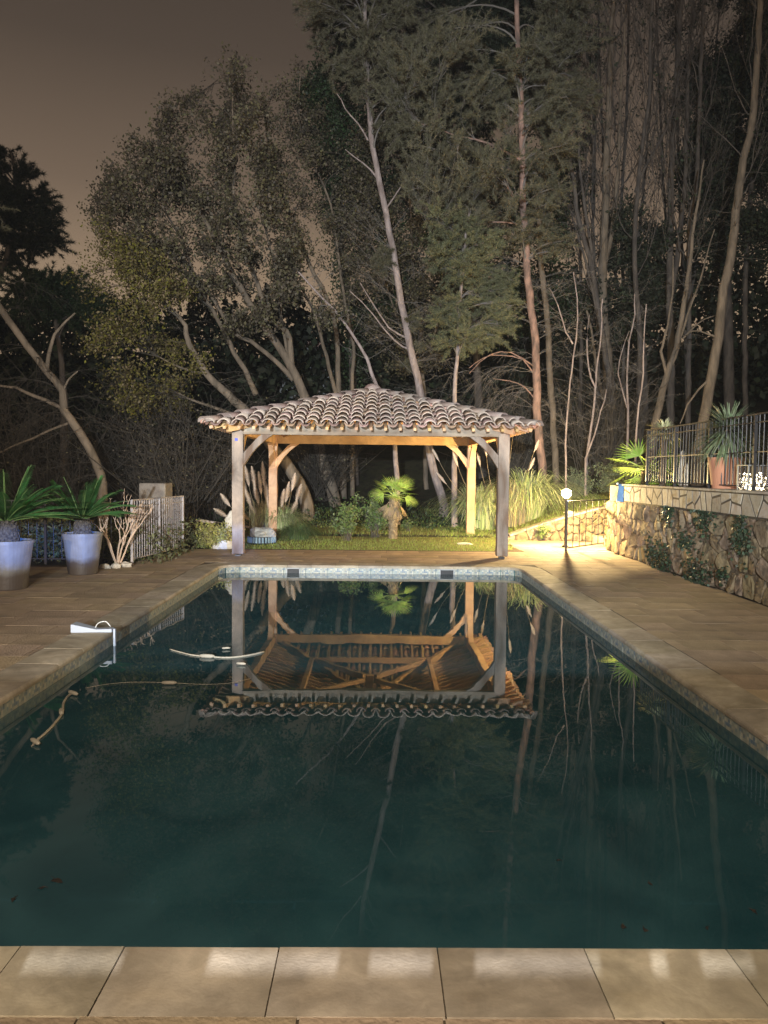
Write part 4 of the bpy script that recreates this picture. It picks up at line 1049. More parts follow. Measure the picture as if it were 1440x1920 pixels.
# large pampas on the right
cb = at(905, 1000, 18.9); cz = gz(cb.x, cb.y)
pp = empty('pampas_grass', (cb.x, cb.y, cz), 'huge arching green pampas grass clump behind the right pavilion posts', 'pampas grass', 'pampas grasses')
for dx_, dz_, L_, n_ in ((0, 0, 1.95, 1000), (1.15, .18, 2.3, 1000)):
    V, q = grass_clump((cb.x + dx_, cb.y + .3, cz + dz_), n_, L_, .35, .015, .72, rg); 
    if dx_ == 0: G_ = MB()
    G_.add(V, q)
G_.build('blades', M_pampas, pp, kind='stuff')
V, q = grass_clump((cb.x + .7, cb.y + .1, cz + .1), 420, 1.9, .5, .007, .45, rg); MB().add(V, q).build('dry_blades', M_pampas_dry, pp, kind='stuff')
b0 = Vector((cb.x + .1, cb.y, cz))
for px, py, dd, L_ in ((835, 905, .0, .30), (822, 862, .1, .34), (858, 872, .1, .34), (962, 812, .4, .34), (900, 872, .2, .3), (992, 880, .3, .3), (912, 855, -.2, .32), (1002, 845, .2, .25)):
    tp_ = at(px, py, cb.y + dd); plume_obj(pp, b0 + Vector((.3 if px > 880 else 0, 0, .3)), tp_, L_, .055, rg)
# plumed pampas on the left
cb = at(512, 1015, 18.5); cz = gz(cb.x, cb.y)
pl_ = empty('pampas_grass', (cb.x, cb.y, cz), 'pampas grass with many upright cream plumes around the rear left post', 'pampas grass', 'pampas grasses')
V, q = grass_clump((cb.x + .15, cb.y - .1, cz), 900, 1.0, .35, .008, .7, rg); MB().add(V, q).build('blades', M_pampas, pl_, kind='stuff')
V, q = grass_clump((cb.x - .1, cb.y, cz), 500, 1.1, .45, .007, .3, rg); MB().add(V, q).build('dry_blades', M_pampas_dry, pl_, kind='stuff')
for px, py, L_ in ((462, 915, .5), (470, 935, .45), (478, 900, .45), (486, 960, .4), (495, 895, .5), (500, 925, .4), (476, 975, .4), (492, 990, .3), (508, 905, .4), (503, 950, .35), (528, 935, .35), (536, 925, .4), (547, 905, .35), (555, 925, .35), (545, 950, .3), (484, 930, .45), (465, 960, .4), (466, 895, .4), (489, 910, .45), (430, 935, .3), (425, 955, .3)):
    tp_ = at(px, py + 12, cb.y - .1 + rg.uniform(-.2, .3)); bx = cb.x + (tp_.x - cb.x) * .45
    plume_obj(pl_, (bx, cb.y, cz + .05), tp_, L_ * 1.1, .095, rg)
for px, py, tx_, ty_ in ((450, 985, 400, 978), (440, 1000, 372, 1022)):
    a_ = at(px, py, 17.2); b_ = at(tx_, ty_, 17.0); plume_obj(pl_, a_, b_, .35, .05, rg)
# arching green tuft in front of it
cb = at(560, 1025, 16.6); tu = empty('grass_tuft', (cb.x, cb.y, gz(cb.x, cb.y)), 'dark green arching grass tuft at the foot of the cream plumes', 'grass tuft')
V, q = grass_clump((cb.x, cb.y, gz(cb.x, cb.y)), 900, .62, .2, .005, .9, rg); MB().add(V, q).build('blades', mat('tuft_blade', (.10, .15, .05), .6, island_rand=.4, trans=.25), tu, kind='stuff')

def shrub(name, label, cat, c, rad, hgt, nst, nlf, lsz, lmat, tmat=None, seed=1, spread=1.0, tw=.004, twn=5):
    rg_ = np.random.default_rng(seed); t = empty(name, c, label, cat)
    c = np.array(c); top = c + np.stack([rg_.normal(0, rad * .55, nst), rg_.normal(0, rad * .55, nst), hgt * rg_.uniform(.45, 1.0, nst)], 1)
    base = c + np.stack([rg_.normal(0, rad * .15, nst), rg_.normal(0, rad * .15, nst), np.zeros(nst)], 1)
    md = base * .45 + top * .55 + rg_.normal(0, rad * .12, (nst, 3)); P = bez(base, md, top, 7)
    b_ = MB().tubes(P, np.linspace(tw * 1.6, tw * .6, 7)[None].repeat(nst, 0), 4)
    ntw = nst * twn; si = rg_.integers(0, nst, ntw); ki = rg_.integers(2, 7, ntw); s0 = P[si, ki]; dr = rg_.normal(size=(ntw, 3)); dr[:, 2] = np.abs(dr[:, 2]) * .7; dr /= np.linalg.norm(dr, axis=1, keepdims=True)
    e0 = s0 + dr * rad * .55 * rg_.uniform(.4, 1.0, (ntw, 1)); Pt = bez(s0, (s0 + e0) / 2 + rg_.normal(0, .02, (ntw, 3)), e0, 4); b_.tubes(Pt, np.linspace(tw * .6, tw * .3, 4)[None].repeat(ntw, 0), 3)
    b_.build('stems', tmat or M_twig, t)
    if nlf:
        li = rg_.integers(0, ntw, nlf); lk = rg_.integers(1, 4, nlf); C_ = Pt[li, lk] + rg_.normal(0, lsz * .8, (nlf, 3)); C_[:, 2] = np.maximum(C_[:, 2], c[2] + .01)
        MB().quads(leaf_quads(C_, lsz)).build('leaves', lmat, t)
    return t
M_lf1 = mat('shrub_leaf', (.11, .15, .045), .5, island_rand=.4, trans=.2)
M_lf2 = mat('gold_leaf', (.36, .33, .10), .6, island_rand=.3, trans=.3)
M_lf3 = mat('grey_green_needle', (.13, .16, .09), .7, island_rand=.3, trans=.1)
q = gp(648, 1024); shrub('shrub', 'upright leafy shrub on the lawn, leftmost of two beside the small palm', 'shrub', (q.x, q.y + .9, gz(q.x, q.y + .9)), .24, .80, 16, 1500, .055, M_lf1, seed=2)
q = gp(706, 1018); shrub('shrub', 'leafy shrub standing just left of the small fan palm', 'shrub', (q.x, q.y + 1.0, gz(q.x, q.y + 1)), .30, .95, 18, 1700, .06, M_lf1, seed=3)
q = gp(770, 1012); shrub('shrub', 'very small weedy plant right of the small fan palm', 'shrub', (q.x, q.y + 1.4, gz(q.x, q.y + 1)), .14, .3, 8, 240, .05, M_lf1, seed=4)
q = gp(400, 1031); shrub('golden_groundcover', 'low yellow green groundcover bush left of the front left post', 'shrub', (q.x, q.y + .35, -.04), .36, .46, 26, 2600, .045, M_lf2, seed=5)
q = gp(375, 1031); shrub('golden_groundcover', 'low straggly yellowish plant next to the end of the pale fence', 'shrub', (q.x, q.y + .6, -.04), .30, .26, 16, 900, .04, M_lf2, seed=6)
q = at(1152, 935, 20.5); shrub('conifer_bush', 'feathery grey green bush behind the blue cloth', 'bush', (q.x, q.y, .75), .40, 1.0, 46, 6500, .05, M_lf3, seed=7, twn=8)
q = at(1195, 925, 19.5); shrub('conifer_bush', 'feathery dark bush below the fan palm leaves at the railing end', 'bush', (q.x, q.y, .9), .40, .85, 40, 5000, .05, M_lf3, seed=9, twn=8)
q = at(1083, 930, 20.8); shrub('conifer_bush', 'feathery bush lit from beside by the globe lamp', 'bush', (q.x, q.y, .7), .34, .85, 30, 3600, .05, M_lf3, seed=8, twn=8)
q = at(1018, 995, 16.95); shrub('wall_plant', 'small leafy plant growing over the left end of the low stone wall', 'plant', (q.x, q.y, .05), .15, .30, 10, 420, .05, M_lf1, seed=10)
# bare pale shrub beside the pot
q = gp(221, 1063); br = empty('bare_shrub', (q.x, q.y, 0), 'bare shrub with thick pale branches beside the grey pot', 'shrub')
P = []
def grow(p, d, L_, r, lev):
    d = np.array(d) / np.linalg.norm(d); e_ = p + d * L_ + np.array([0, 0, .05 * L_]); m_ = (p + e_) / 2 + rng.normal(0, .02, 3)
    b_.tubes([bez(p[None], m_[None], e_[None], 5)[0]], [np.linspace(r, r * .72, 5)], 6)
    if lev < 4:
        for k in range(2 if rng.random() < .75 else 3):
            nd = d + rng.normal(0, .36, 3); nd[2] = abs(nd[2]) * .7 + .55; grow(e_, nd, L_ * rng.uniform(.62, .85), r * .7, lev + 1)
b_ = MB()
for k in range(5):
    a_ = k * 1.26 + .4; grow(np.array([q.x, q.y, .0]), (math.cos(a_) * .42, math.sin(a_) * .3, .9), .33, .016, 0)
b_.build('branches', mat('pale_smooth_bark', (.58, .42, .30), .8, (.45, .33, .25), 8), br)
for k, (px, py, s_, lab) in enumerate(((197, 1066, .17, 'white stone at the left foot of the bare shrub'), (218, 1065, .15, 'pale stone in the middle at the foot of the bare shrub'), (235, 1063, .19, 'pale grey stone at the right foot of the bare shrub'))):
    p = gp(px, py); rock('stone', (p.x, p.y, .03), (s_, s_ * .8, .10), lab, 'stone', M_pst, k + 11, 2)
# white driftwood-like stones by the front left post, rock on its blue base
p = gp(424, 1030); wr = rock('white_rock', (p.x - .0, p.y + .5, .36), (.26, .22, .62), 'jagged upright white rock left of the front left post', 'rock', M_pst, 21, 3)
p = gp(413, 1031); rock('white_rock', (p.x, p.y + .3, .06), (.42, .25, .22), 'flat white rock at the foot of the jagged one', 'rock', M_pst, 23, 3)
p = gp(482, 1026); rb = empty('rock_fountain', (p.x, p.y + .6, 0), 'grey rock set on a blue grey ribbed basin behind the front left post', 'fountain')
M_bluet = mat('blue_grey_ceramic', (.22, .30, .34), .4, (.12, .18, .22), 9)
bb = MB().lathe([(.20, 0), (.26, .03), (.27, .15), (.24, .16)], (p.x, p.y + .6, 0), 20); bb.build('basin_core', M_black, rb)
for k in range(28): a_ = k * 6.283 / 28; MB().box((p.x + .275 * math.cos(a_), p.y + .6 + .275 * math.sin(a_), .10), (.02, .035, .11), Matrix.Rotation(a_, 3, 'Z')).build('basin_rib', M_bluet, rb)
r_ = rock('rock', (0, 0, .22), (.52, .40, .26), None, None, mat('dark_grey_rock', (.20, .20, .19), .9, (.34, .33, .30), 4, 1, 15), 31, 3); r_.parent = rb
p = at(872, 1017, 15.8); rock('flat_stone', (p.x, p.y, gz(p.x, p.y) + .015), (.34, .16, .07), 'flat pale stone in the lawn before the rear right post', 'stone', M_pst, 35, 2)
p = at(1068, 965, 17.25); rock('wall_top_stone', (p.x, p.y, lw_top(p.x) + .07), (.26, .20, .10), 'pale stone lying on top of the low wall beside the lamp', 'stone', M_pst, 37, 2)

# ivy on the retaining wall
M_ivy = mat('ivy_leaf', (.035, .052, .028), .45, island_rand=.5, trans=.1)
ivs = [(1330, 975, 34, 34, 'ivy patch hanging just under the pale band, middle of the retaining wall'), (1262, 965, 20, 30, 'ivy patch under the pale band towards the lamp end of the retaining wall'), (1250, 1050, 30, 34, 'ivy growing up from the deck, densest cluster on the retaining wall'), (1228, 1035, 16, 24, 'small ivy tuft at the foot of the retaining wall near the gate'), (1315, 1080, 40, 34, 'large dark ivy tuft at the foot of the retaining wall'), (1400, 1000, 28, 48, 'ivy strand hanging high near the right edge of the photo'), (1295, 1015, 30, 20, 'ivy wisps in the middle height of the retaining wall'), (1365, 1078, 14, 14, 'tiny ivy tuft between stones low at right')]
for k, (px, py, rx, ry, lab) in enumerate(ivs):
    d = _r2 * ((px - 720) / F) - _u2 * ((py - 960) / F) + _fw; c_ = Vector((0, 0, CH)) + d * (WX / d.x); sc = c_.y / F
    n_ = int(rx * ry * .22) + 40; C_ = np.stack([WX - .05 - np.abs(rng.normal(0, .03, n_)), c_.y + rng.normal(0, rx * sc * .8, n_), c_.z + rng.normal(0, ry * sc * .5, n_)], 1); C_[:, 2] = np.clip(C_[:, 2], .01, .99)
    o = MB().quads(leaf_quads(C_, .045, .8)).build('ivy', M_ivy); tag(o, lab, 'ivy', 'ivy on the retaining wall')
# low dark plants behind the left fence
gc = MB(); n_ = 9000; C_ = np.stack([rng.uniform(-8, -3.3, n_), 12.2 + rng.random(n_) * 3.2, rng.random(n_) ** 1.5 * .55], 1)
gc.quads(leaf_quads(C_, .07)).build('ground_cover', mat('ground_cover_leaf', (.11, .11, .045), .7, island_rand=.5, trans=.2), kind='stuff', label='dense low plants behind the left iron fence', cat='ground cover')
gc = MB(); n_ = 2600; xx = rng.uniform(-4, 2.5, n_); yy = 18.6 + rng.random(n_) * 4.5; C_ = np.stack([xx, yy, np.array([gz(a, b) for a, b in zip(xx, yy)]) + rng.random(n_) ** 2 * .35], 1)
gc.quads(leaf_quads(C_, .08)).build('undergrowth', M_leaf_gr, kind='stuff', label='dark low undergrowth beyond the pavilion', cat='undergrowth')
# concrete block behind the fence, far wall slab
p = at(285, 915, 16.5); M_conc = mat('rough_concrete', (.30, .26, .22), .95, (.18, .15, .13), 4, 1, 20)
o = MB().box((p.x, p.y + .3, .56), (.56, .6, 1.25)).build('concrete_pillar', M_conc); tag(o, 'rough concrete block standing behind the pale fence panel', 'pillar'); bv = o.modifiers.new('b', 'BEVEL'); bv.width = .03; bv.segments = 2
# far house between the trees
p = at(575, 680, 38); hs_ = empty('far_house', (p.x, p.y, 0), 'dim pale house facade far behind the trees', 'house')
M_hw = mat('far_plaster', (.34, .34, .34), .9, (.26, .26, .26), 1.5)
MB().box((p.x, p.y + 2, 5.6), (2.6, 4, 3.6)).build('wall', M_hw, hs_); MB().box((p.x, p.y + 2, 7.5), (3.2, 4.6, .25)).build('roof', M_tile_j, hs_)
w_ = MB().box((p.x + .45, p.y - .03, 6.7), (.60, .06, .9)).build('window', M_hw, hs_); MB().box((p.x + .45, p.y - .07, 6.7), (.48, .02, .78)).build('pane', M_black, w_)
# ------------------------------------------------------------------ trees
def stem_path(pts, D, w0, w1, dD=0):
    """pts traced bottom -> top in the photograph, D distance, w widths in photo pixels -> world path and radii"""
    k = len(pts); P = [at(x, y, D + dD * i / max(1, k - 1)) for i, (x, y) in enumerate(pts)]
    P = resample([tuple(p) for p in P], .35); 
    P[1:-1] += rng.normal(0, .012, P[1:-1].shape)
    r0, r1 = w0 * D / F / 2, w1 * D / F / 2
    return P, np.linspace(r0, r1, len(P))
class Tree:
    def __init__(s, name, label, group, D, cat='tree'):
        s.D = D; s.name = name; s.label = label; s.group = group; s.cat = cat; s.stems = []; s.tw = []; s.leaf = []; s.tuft = []; s.trunk = MB(); s.br = MB()
        s.twP = {}; 
    def stem(s, pts, w0, w1, dD=0, D=None):
        P, R = stem_path(pts, D or s.D, w0, w1, dD)
        if not s.stems or pts[0][1] > 840:
            g0 = gz(P[0][0], P[0][1]) - .15
            if P[0][2] > g0 + .2: P = np.vstack([[P[0][0] + .02, P[0][1], g0], P]); R = np.concatenate([[R[0] * 1.25], R])
        s.stems.append((P, R)); s.trunk.tubes([P], [R], 9); return s
    def tube(s, P, R, n=4):
        s.twP.setdefault((P.shape[1], n), []).append((P, R))
    def limb_to(s, C, low=.5, r=None, start=0):
        best = None
        for P, R in s.stems:
            d = np.linalg.norm(P[start:] - C, axis=1) + low * np.maximum(0, P[start:, 2] - C[2] + .2) * 2
            i = int(np.argmin(d))
            if best is None or d[i] < best[0]: best = (d[i], P[start + i], R[start + i], P, start + i)
        _, a, ra, P, i = best
        tg = P[min(i + 1, len(P) - 1)] - P[max(i - 1, 0)]; tg = tg / (np.linalg.norm(tg) + 1e-6)
        L_ = np.linalg.norm(C - a); m_ = a + tg * L_ * .35 + (C - a) * .25 + rng.normal(0, .05 * L_, 3)
        Q = bez(a[None], m_[None], C[None], 9); r0 = r or min(ra * .5, .012 + .010 * L_)
        s.tube(Q, np.linspace(r0, r0 * .3, 9)[None], 5); return Q[0]
    def blob(s, C, rad, ntw, nleaf, sig=.10, twr=.005, up=.25, flat=1.0):
        C = np.array(C); Q = s.limb_to(C)
        k = rng.integers(4, 9, ntw); a = Q[k]; d = rng.normal(size=(ntw, 3)); d[:, 2] = d[:, 2] * flat + up; d /= np.linalg.norm(d, axis=1, keepdims=True)
        e = C + d * rad * rng.uniform(.45, 1.05, (ntw, 1)); m_ = (a + e) / 2 + rng.normal(0, rad * .12, (ntw, 3))
        T = bez(a, m_, e, 6); s.tube(T, np.linspace(twr, twr * .4, 6)[None].repeat(ntw, 0), 3)
        if nleaf:
            i = rng.integers(0, ntw, nleaf); j = rng.integers(2, 6, nleaf); s.leaf.append(T[i, j] + rng.normal(0, sig, (nleaf, 3)))
        return T
    def fill(s, poly, n_, rad, ntw, nleaf, dz, leaf=True, tries=60, up=.25, mind=.55, **kw):
        pts = []; xs_ = [p[0] for p in poly]; ys_ = [p[1] for p in poly]; sc = s.D / F
        t = 0
        while len(pts) < n_ and t < n_ * tries:
            t += 1; x, y = rng.uniform(min(xs_), max(xs_)), rng.uniform(min(ys_), max(ys_))
            if not inpoly(x, y, poly): continue
            D_ = s.D + rng.uniform(-dz, dz); C = np.array(at(x, y, D_))
            if any(np.linalg.norm(C - q) < rad * mind for q in pts): continue
            pts.append(C)
        out = []
        for C in pts:
            r_ = rad * rng.uniform(.7, 1.25); T = s.blob(C, r_, ntw, int(nleaf * rng.uniform(.5, 1.4)), up=up, **kw); out.append(T)
        return out
    def needles(s, Ts, per, ln_, w, nper=7):
        for T in Ts:
            n_ = len(T); i = rng.integers(0, n_, per); f_ = rng.random((per, 1)) * .75 + .25; x = f_[:, 0] * 5; k = np.minimum(x.astype(int), 4); fr_ = (x - k)[:, None]
            C = T[i, k] * (1 - fr_) + T[i, k + 1] * fr_; dd = T[i, k + 1] - T[i, k]; dd /= np.linalg.norm(dd, axis=1, keepdims=True) + 1e-6
            s.tuft.append((C, dd, nper, ln_, w))
    def bare(s, si, n_, t0, t1, L_, side=None, droop=.3, rise=.4, r=.010, sub=7, subL=.45, spread=1.0):
        """bare side branches arching off a stem"""
        P, R = s.stems[si]; K = len(P)
        i = (rng.uniform(t0, t1, n_) * (K - 1)).astype(int); a = P[i]
        an = rng.uniform(0, 6.283, n_) if side is None else np.where(rng.random(n_) < .8, side + rng.normal(0, .5, n_), rng.uniform(0, 6.283, n_))
        d = np.stack([np.cos(an), np.sin(an) * .6, np.full(n_, rise) + rng.normal(0, .2, n_)], 1); Ln = L_ * rng.uniform(.45, 1.1, (n_, 1))
        m_ = a + d * Ln * .55; e = a + d * Ln * spread; e[:, 2] -= droop * Ln[:, 0] * (1 + .3 * rng.normal(size=n_))
        Q = bez(a, m_, e, 9) + np.concatenate([np.zeros((n_, 2, 3)), rng.normal(0, .02, (n_, 7, 3))], 1)
        s.tube(Q, np.linspace(r, r * .25, 9)[None].repeat(n_, 0), 4)
        ns_ = n_ * sub; ii = rng.integers(0, n_, ns_); kk = rng.integers(2, 9, ns_); b_ = Q[ii, kk]; dd = Q[ii, np.minimum(kk, 7) + 1] - Q[ii, kk - 1]; dd /= np.linalg.norm(dd, axis=1, keepdims=True) + 1e-6
        d2 = dd + rng.normal(0, .55, (ns_, 3)); d2 /= np.linalg.norm(d2, axis=1, keepdims=True); l2 = subL * Ln[ii] * rng.uniform(.3, 1, (ns_, 1)); e2 = b_ + d2 * l2; e2[:, 2] -= droop * l2[:, 0] * .8; T = bez(b_, b_ + d2 * l2 * .5, e2, 6)
        s.tube(T, np.linspace(r * .42, r * .2, 6)[None].repeat(ns_, 0), 3); return T
    def fork(s, si, n_, t0, t1, L_, spread=.35, r=.03, sub=5, subn=6):
        """ascending branches with ascending side branches (bare crowns against the sky)"""
        P, R = s.stems[si]; K = len(P); i = (np.linspace(t0, t1, n_) * (K - 1)).astype(int); a = P[i]; 
        d = np.stack([rng.normal(0, spread, n_), rng.normal(0, spread, n_), np.ones(n_)], 1); d /= np.linalg.norm(d, axis=1, keepdims=True)
        o = np.stack([np.sign(d[:, 0]) * .55, rng.normal(0, .3, n_), np.full(n_, .5)], 1); Ln = L_ * rng.uniform(.5, 1.1, (n_, 1))
        e = a + d * Ln + o * .5; Q = bez(a, a + o * Ln * .28, e, 11); Q[:, 1:] += rng.normal(0, .025, Q[:, 1:].shape); rr = np.minimum(R[i] * .55, r)[:, None] * np.linspace(1, .25, 11)[None]
        s.tube(Q, rr, 5); prev = Q; pr = rr
        for lev in range(2):
            m = len(prev) * (sub if lev == 0 else subn); ii = np.repeat(np.arange(len(prev)), sub if lev == 0 else subn); kk = rng.integers(2, prev.shape[1] - 1, m); b_ = prev[ii, kk]; dd = prev[ii, kk + 1] - prev[ii, kk - 1]; dd /= np.linalg.norm(dd, axis=1, keepdims=True) + 1e-6
            d2 = dd + rng.normal(0, .38, (m, 3)); d2[:, 2] += .25; d2 /= np.linalg.norm(d2, axis=1, keepdims=True); l2 = L_ * (.38 if lev == 0 else .17) * rng.uniform(.4, 1.1, (m, 1)); T = bez(b_, b_ + d2 * l2 * .5 + rng.normal(0, .03, (m, 3)), b_ + d2 * l2, 7)
            r2 = (pr[ii, kk] * .55)[:, None] * np.linspace(1, .35, 7)[None]; r2 = np.maximum(r2, .004); s.tube(T, r2, 3); prev, pr = T, r2
        return prev
    def done(s, bark, twig, leafmat, lsize=.085, asp=.6):
        q = s.stems[0][0][0]; t = empty(s.name, Vector(q), s.label, s.cat, s.group)
        s.trunk.build('trunk', bark, t, smooth=True)
        for (K, n_), lst in s.twP.items(): s.br.tubes(np.concatenate([a for a, b in lst]), np.concatenate([b for a, b in lst]), n_)
        if s.br.n: s.br.build('branches', twig, t, smooth=True, kind='stuff')
        c = MB()
        if s.leaf: c.quads(leaf_quads(np.concatenate(s.leaf), lsize, asp))
        for C, dd, n_, ln_, w in s.tuft:
            V, f = needle_tris(C, dd, n_, ln_, w); c.add(V, f)
        if c.n: c.build('crown', leafmat, t, kind='stuff')
        return t
GB = 'trees behind the pavilion'
# left leaning pine, close
T = Tree('leaning_pine', 'pine with a curved bare trunk leaning left behind the cycads', GB, 17.5)
T.stem([(192, 905), (189, 890), (168, 841), (132, 786), (120, 766), (118, 735), (89, 697), (52, 652), (14, 597), (0, 577), (-40, 520), (-70, 430), (-90, 300)], 17, 9)
T.stem([(118, 766), (60, 740), (30, 728), (-10, 722)], 8, 4); T.stem([(88, 690), (98, 640), (110, 616), (141, 587)], 8, 3); T.stem([(118, 735), (130, 712), (146, 696)], 5, 2); T.stem([(129, 793), (60, 820), (0, 848)], 5, 3)
T.bare(0, 16, .15, .75, 1.9, None, .45, .35, .010, 12, .6); T.bare(1, 8, .2, 1, .9, None, .8, 0, .006, 12, .7); T.bare(0, 14, .1, .6, 2.2, math.pi, .7, .1, .008, 16, .7)
Ts = T.fill([(-80, 300), (0, 285), (-10, 500), (-90, 540)], 8, .6, 14, 0, 1.0); T.needles(Ts, 260, .11, .010)
T.done(M_bark_gr, M_twigd, M_needle)
# dark pine silhouettes at the left
T = Tree('silhouette_pine', 'black pine crown against the sky at the left edge', 'dark trees far left', 30)
T.stem([(-30, 800), (-20, 600), (20, 450), (28, 330), (20, 285)], 16, 4); T.stem([(-20, 600), (40, 520), (70, 460)], 8, 3)
Ts = T.fill([(-60, 290), (-10, 280), (45, 285), (60, 320), (85, 350), (108, 420), (105, 455), (85, 480), (30, 505), (-60, 520)], 46, .78, 18, 0, 1.5, up=.1); T.needles(Ts, 330, .20, .022); T.done(M_bark_dk, M_bark_dk, M_leaf_dk)
T = Tree('umbrella_pine', 'broad dark rounded tree crown low at the left', 'dark trees far left', 27)
T.stem([(120, 800), (118, 700), (105, 600), (100, 550)], 14, 6)
Ts = T.fill([(0, 560), (20, 530), (70, 518), (140, 520), (190, 545), (200, 590), (140, 600), (60, 590), (10, 600)], 34, .75, 18, 0, 1.5, up=.1); T.needles(Ts, 300, .18, .02); T.done(M_bark_dk, M_bark_dk, M_leaf_gr)

# deciduous coppice, left centre
T = Tree('oak_tree', 'leafy tree whose yellowish limbs lean left over the pavilion roof', GB, 21)
T.stem([(575, 945), (560, 905), (535, 868), (505, 830), (470, 780), (440, 752), (415, 728), (388, 701), (354, 646), (347, 611), (330, 587), (296, 556), (270, 500)], 26, 3)
T.stem([(388, 701), (340, 690), (300, 670)], 6, 2); T.stem([(470, 790), (420, 770), (375, 757), (330, 735)], 8, 3)
Ts = T.fill([(170, 440), (220, 420), (300, 470), (350, 560), (380, 660), (340, 800), (260, 800), (190, 700), (150, 540)], 46, .60, 12, 420, 1.8, sig=.09)
T.bare(0, 14, .4, .8, 1.4, None, .1, .3, .008, 8); T.done(M_bark_gr, M_twig, M_leaf_yl, .075)
T = Tree('oak_tree', 'tall leafy tree leaning left, highest crown against the brown sky', GB, 24)
T.stem([(630, 950), (618, 905), (600, 850), (580, 770), (567, 733), (547, 690), (520, 647), (483, 593), (450, 537), (437, 517), (400, 440), (350, 360), (300, 300)], 24, 3)
T.stem([(547, 690), (545, 650), (537, 620), (510, 600), (477, 517), (460, 470), (450, 420), (437, 393), (440, 300), (435, 200), (440, 120)], 12, 2)
T.stem([(550, 712), (525, 685), (500, 663), (470, 640), (433, 620), (400, 560), (330, 480), (240, 400), (190, 380)], 10, 2)
T.stem([(480, 740), (460, 695), (440, 663), (420, 620), (400, 583), (370, 530), (340, 450), (300, 380)], 11, 3)
T.stem([(543, 690), (535, 640), (526, 590), (523, 530), (500, 440), (480, 330), (450, 220)], 6, 2)
poly = [(150, 370), (175, 400), (230, 300), (265, 235), (290, 290), (330, 160), (365, 200), (400, 180), (430, 105), (450, 130), (470, 115), (475, 170), (500, 200), (520, 280), (560, 430), (570, 520), (520, 600), (440, 640), (330, 560), (230, 480), (180, 460)]
T.fill(poly, 185, .58, 14, 215, 2.6, sig=.10, mind=.45); T.done(M_bark_gr, M_twig, M_leaf_br, .10)
T = Tree('oak_tree', 'slender dark trunked trees with small leaves directly above the pavilion roof', GB, 26)
T.stem([(644, 935), (642, 837), (636, 760), (633, 690), (633, 653), (627, 600), (613, 560), (580, 493), (560, 440), (537, 383), (513, 313), (500, 240), (490, 140)], 13, 2)
T.stem([(632, 745), (627, 733), (607, 650), (597, 610), (580, 567), (540, 500)], 9, 3)
T.stem([(661, 930), (660, 733), (663, 650), (647, 573), (637, 500), (630, 450), (620, 383), (597, 327), (570, 277), (560, 200), (565, 130)], 9, 2)
T.fill([(480, 150), (520, 160), (560, 120), (600, 180), (660, 300), (690, 420), (660, 560), (600, 600), (540, 540), (500, 400), (480, 280)], 90, .6, 11, 180, 2, sig=.10)
T.done(M_bark_gr, M_twig, M_leaf_br, .085)
T = Tree('leaning_tree', 'thin pale trunk leaning left from the peak of the pavilion roof', GB, 20)
T.stem([(745, 900), (735, 800), (707, 723), (687, 673), (660, 627), (627, 583), (587, 540), (560, 510)], 10, 2.5); T.bare(0, 12, .3, 1, 1.0, None, .0, .5, .006, 8)
T.fill([(585, 540), (640, 545), (650, 610), (600, 620)], 4, .35, 6, 160, .5); T.done(M_bark_pl, M_twigp, M_leaf_br, .07)
# ivy covered trunk, dark
T = Tree('ivy_covered_tree', 'dark evergreen with an ivy wrapped trunk left of the pale pine', GB, 28)
T.stem([(665, 930), (662, 730), (655, 600), (640, 500), (640, 400), (630, 280), (620, 150)], 18, 5)
T.fill([(560, 200), (580, 130), (620, 140), (660, 180), (700, 260), (690, 380), (620, 420), (590, 330)], 46, .8, 12, 480, 1.5)
P_ = T.stems[0][0]; k = rng.integers(8, int(len(P_) * .85), 5000); T.leaf.append(P_[k] + rng.normal(0, .25, (5000, 3))); T.done(M_bark_dk, M_bark_dk, M_leaf_gr, .10)
T = Tree('twiggy_oak', 'grey twiggy tree filling the space right of the pale leaning pine', GB, 27)
T.stem([(800, 940), (795, 760), (790, 640), (775, 520), (770, 420), (765, 330)], 10, 3); T.stem([(795, 700), (820, 600), (830, 500), (825, 400)], 6, 2); T.stem([(793, 690), (750, 610), (720, 520), (690, 430)], 5, 2)
T.fill([(640, 260), (760, 220), (900, 300), (960, 420), (940, 560), (830, 700), (740, 700), (680, 600), (640, 460)], 125, .62, 18, 260, 1.8, sig=.10); T.bare(0, 26, .3, 1, 2.0, None, .1, .5, .008, 12); T.done(M_bark_gr, M_twig, M_leaf_br, .085)
# pale pine
T = Tree('pale_trunk_pine', 'tall pine with a pale leaning trunk rising behind the roof peak', GB, 22)
T.stem([(832, 945), (828, 930), (812, 880), (798, 800), (790, 740), (776, 680), (763, 620), (743, 517), (737, 467), (723, 400), (700, 283), (693, 210), (687, 120), (683, 0), (680, -120)], 17, 7)
T.stem([(690, 263), (670, 230), (648, 203), (630, 173)], 3.5, 1.5); T.stem([(706, 332), (680, 305), (647, 280)], 4, 1.5); T.stem([(727, 387), (745, 360), (757, 343)], 3, 1.5); T.stem([(765, 635), (730, 615), (700, 570), (675, 530)], 4, 1.5); T.stem([(770, 655), (740, 640), (700, 590), (655, 545)], 4, 1.5)
T.bare(0, 26, .25, .55, 1.6, math.pi, .0, .7, .007, 12, .5); T.bare(0, 26, .2, .5, 1.5, 0.3, .45, .5, .006, 14, .6)
Ts = T.fill([(690, 455), (735, 440), (735, 500), (700, 500)], 4, .4, 12, 0, .5) + T.fill([(560, 0), (600, 100), (680, 200), (760, 260), (800, 180), (790, 0), (760, -60), (600, -60)], 46, .75, 15, 0, 2.0, up=.1) + T.fill([(740, 590), (790, 600), (790, 700), (760, 690)], 3, .3, 8, 0, .5)
T.needles(Ts, 300, .13, .011); T.done(M_bark_pl, M_twigp, M_needle)
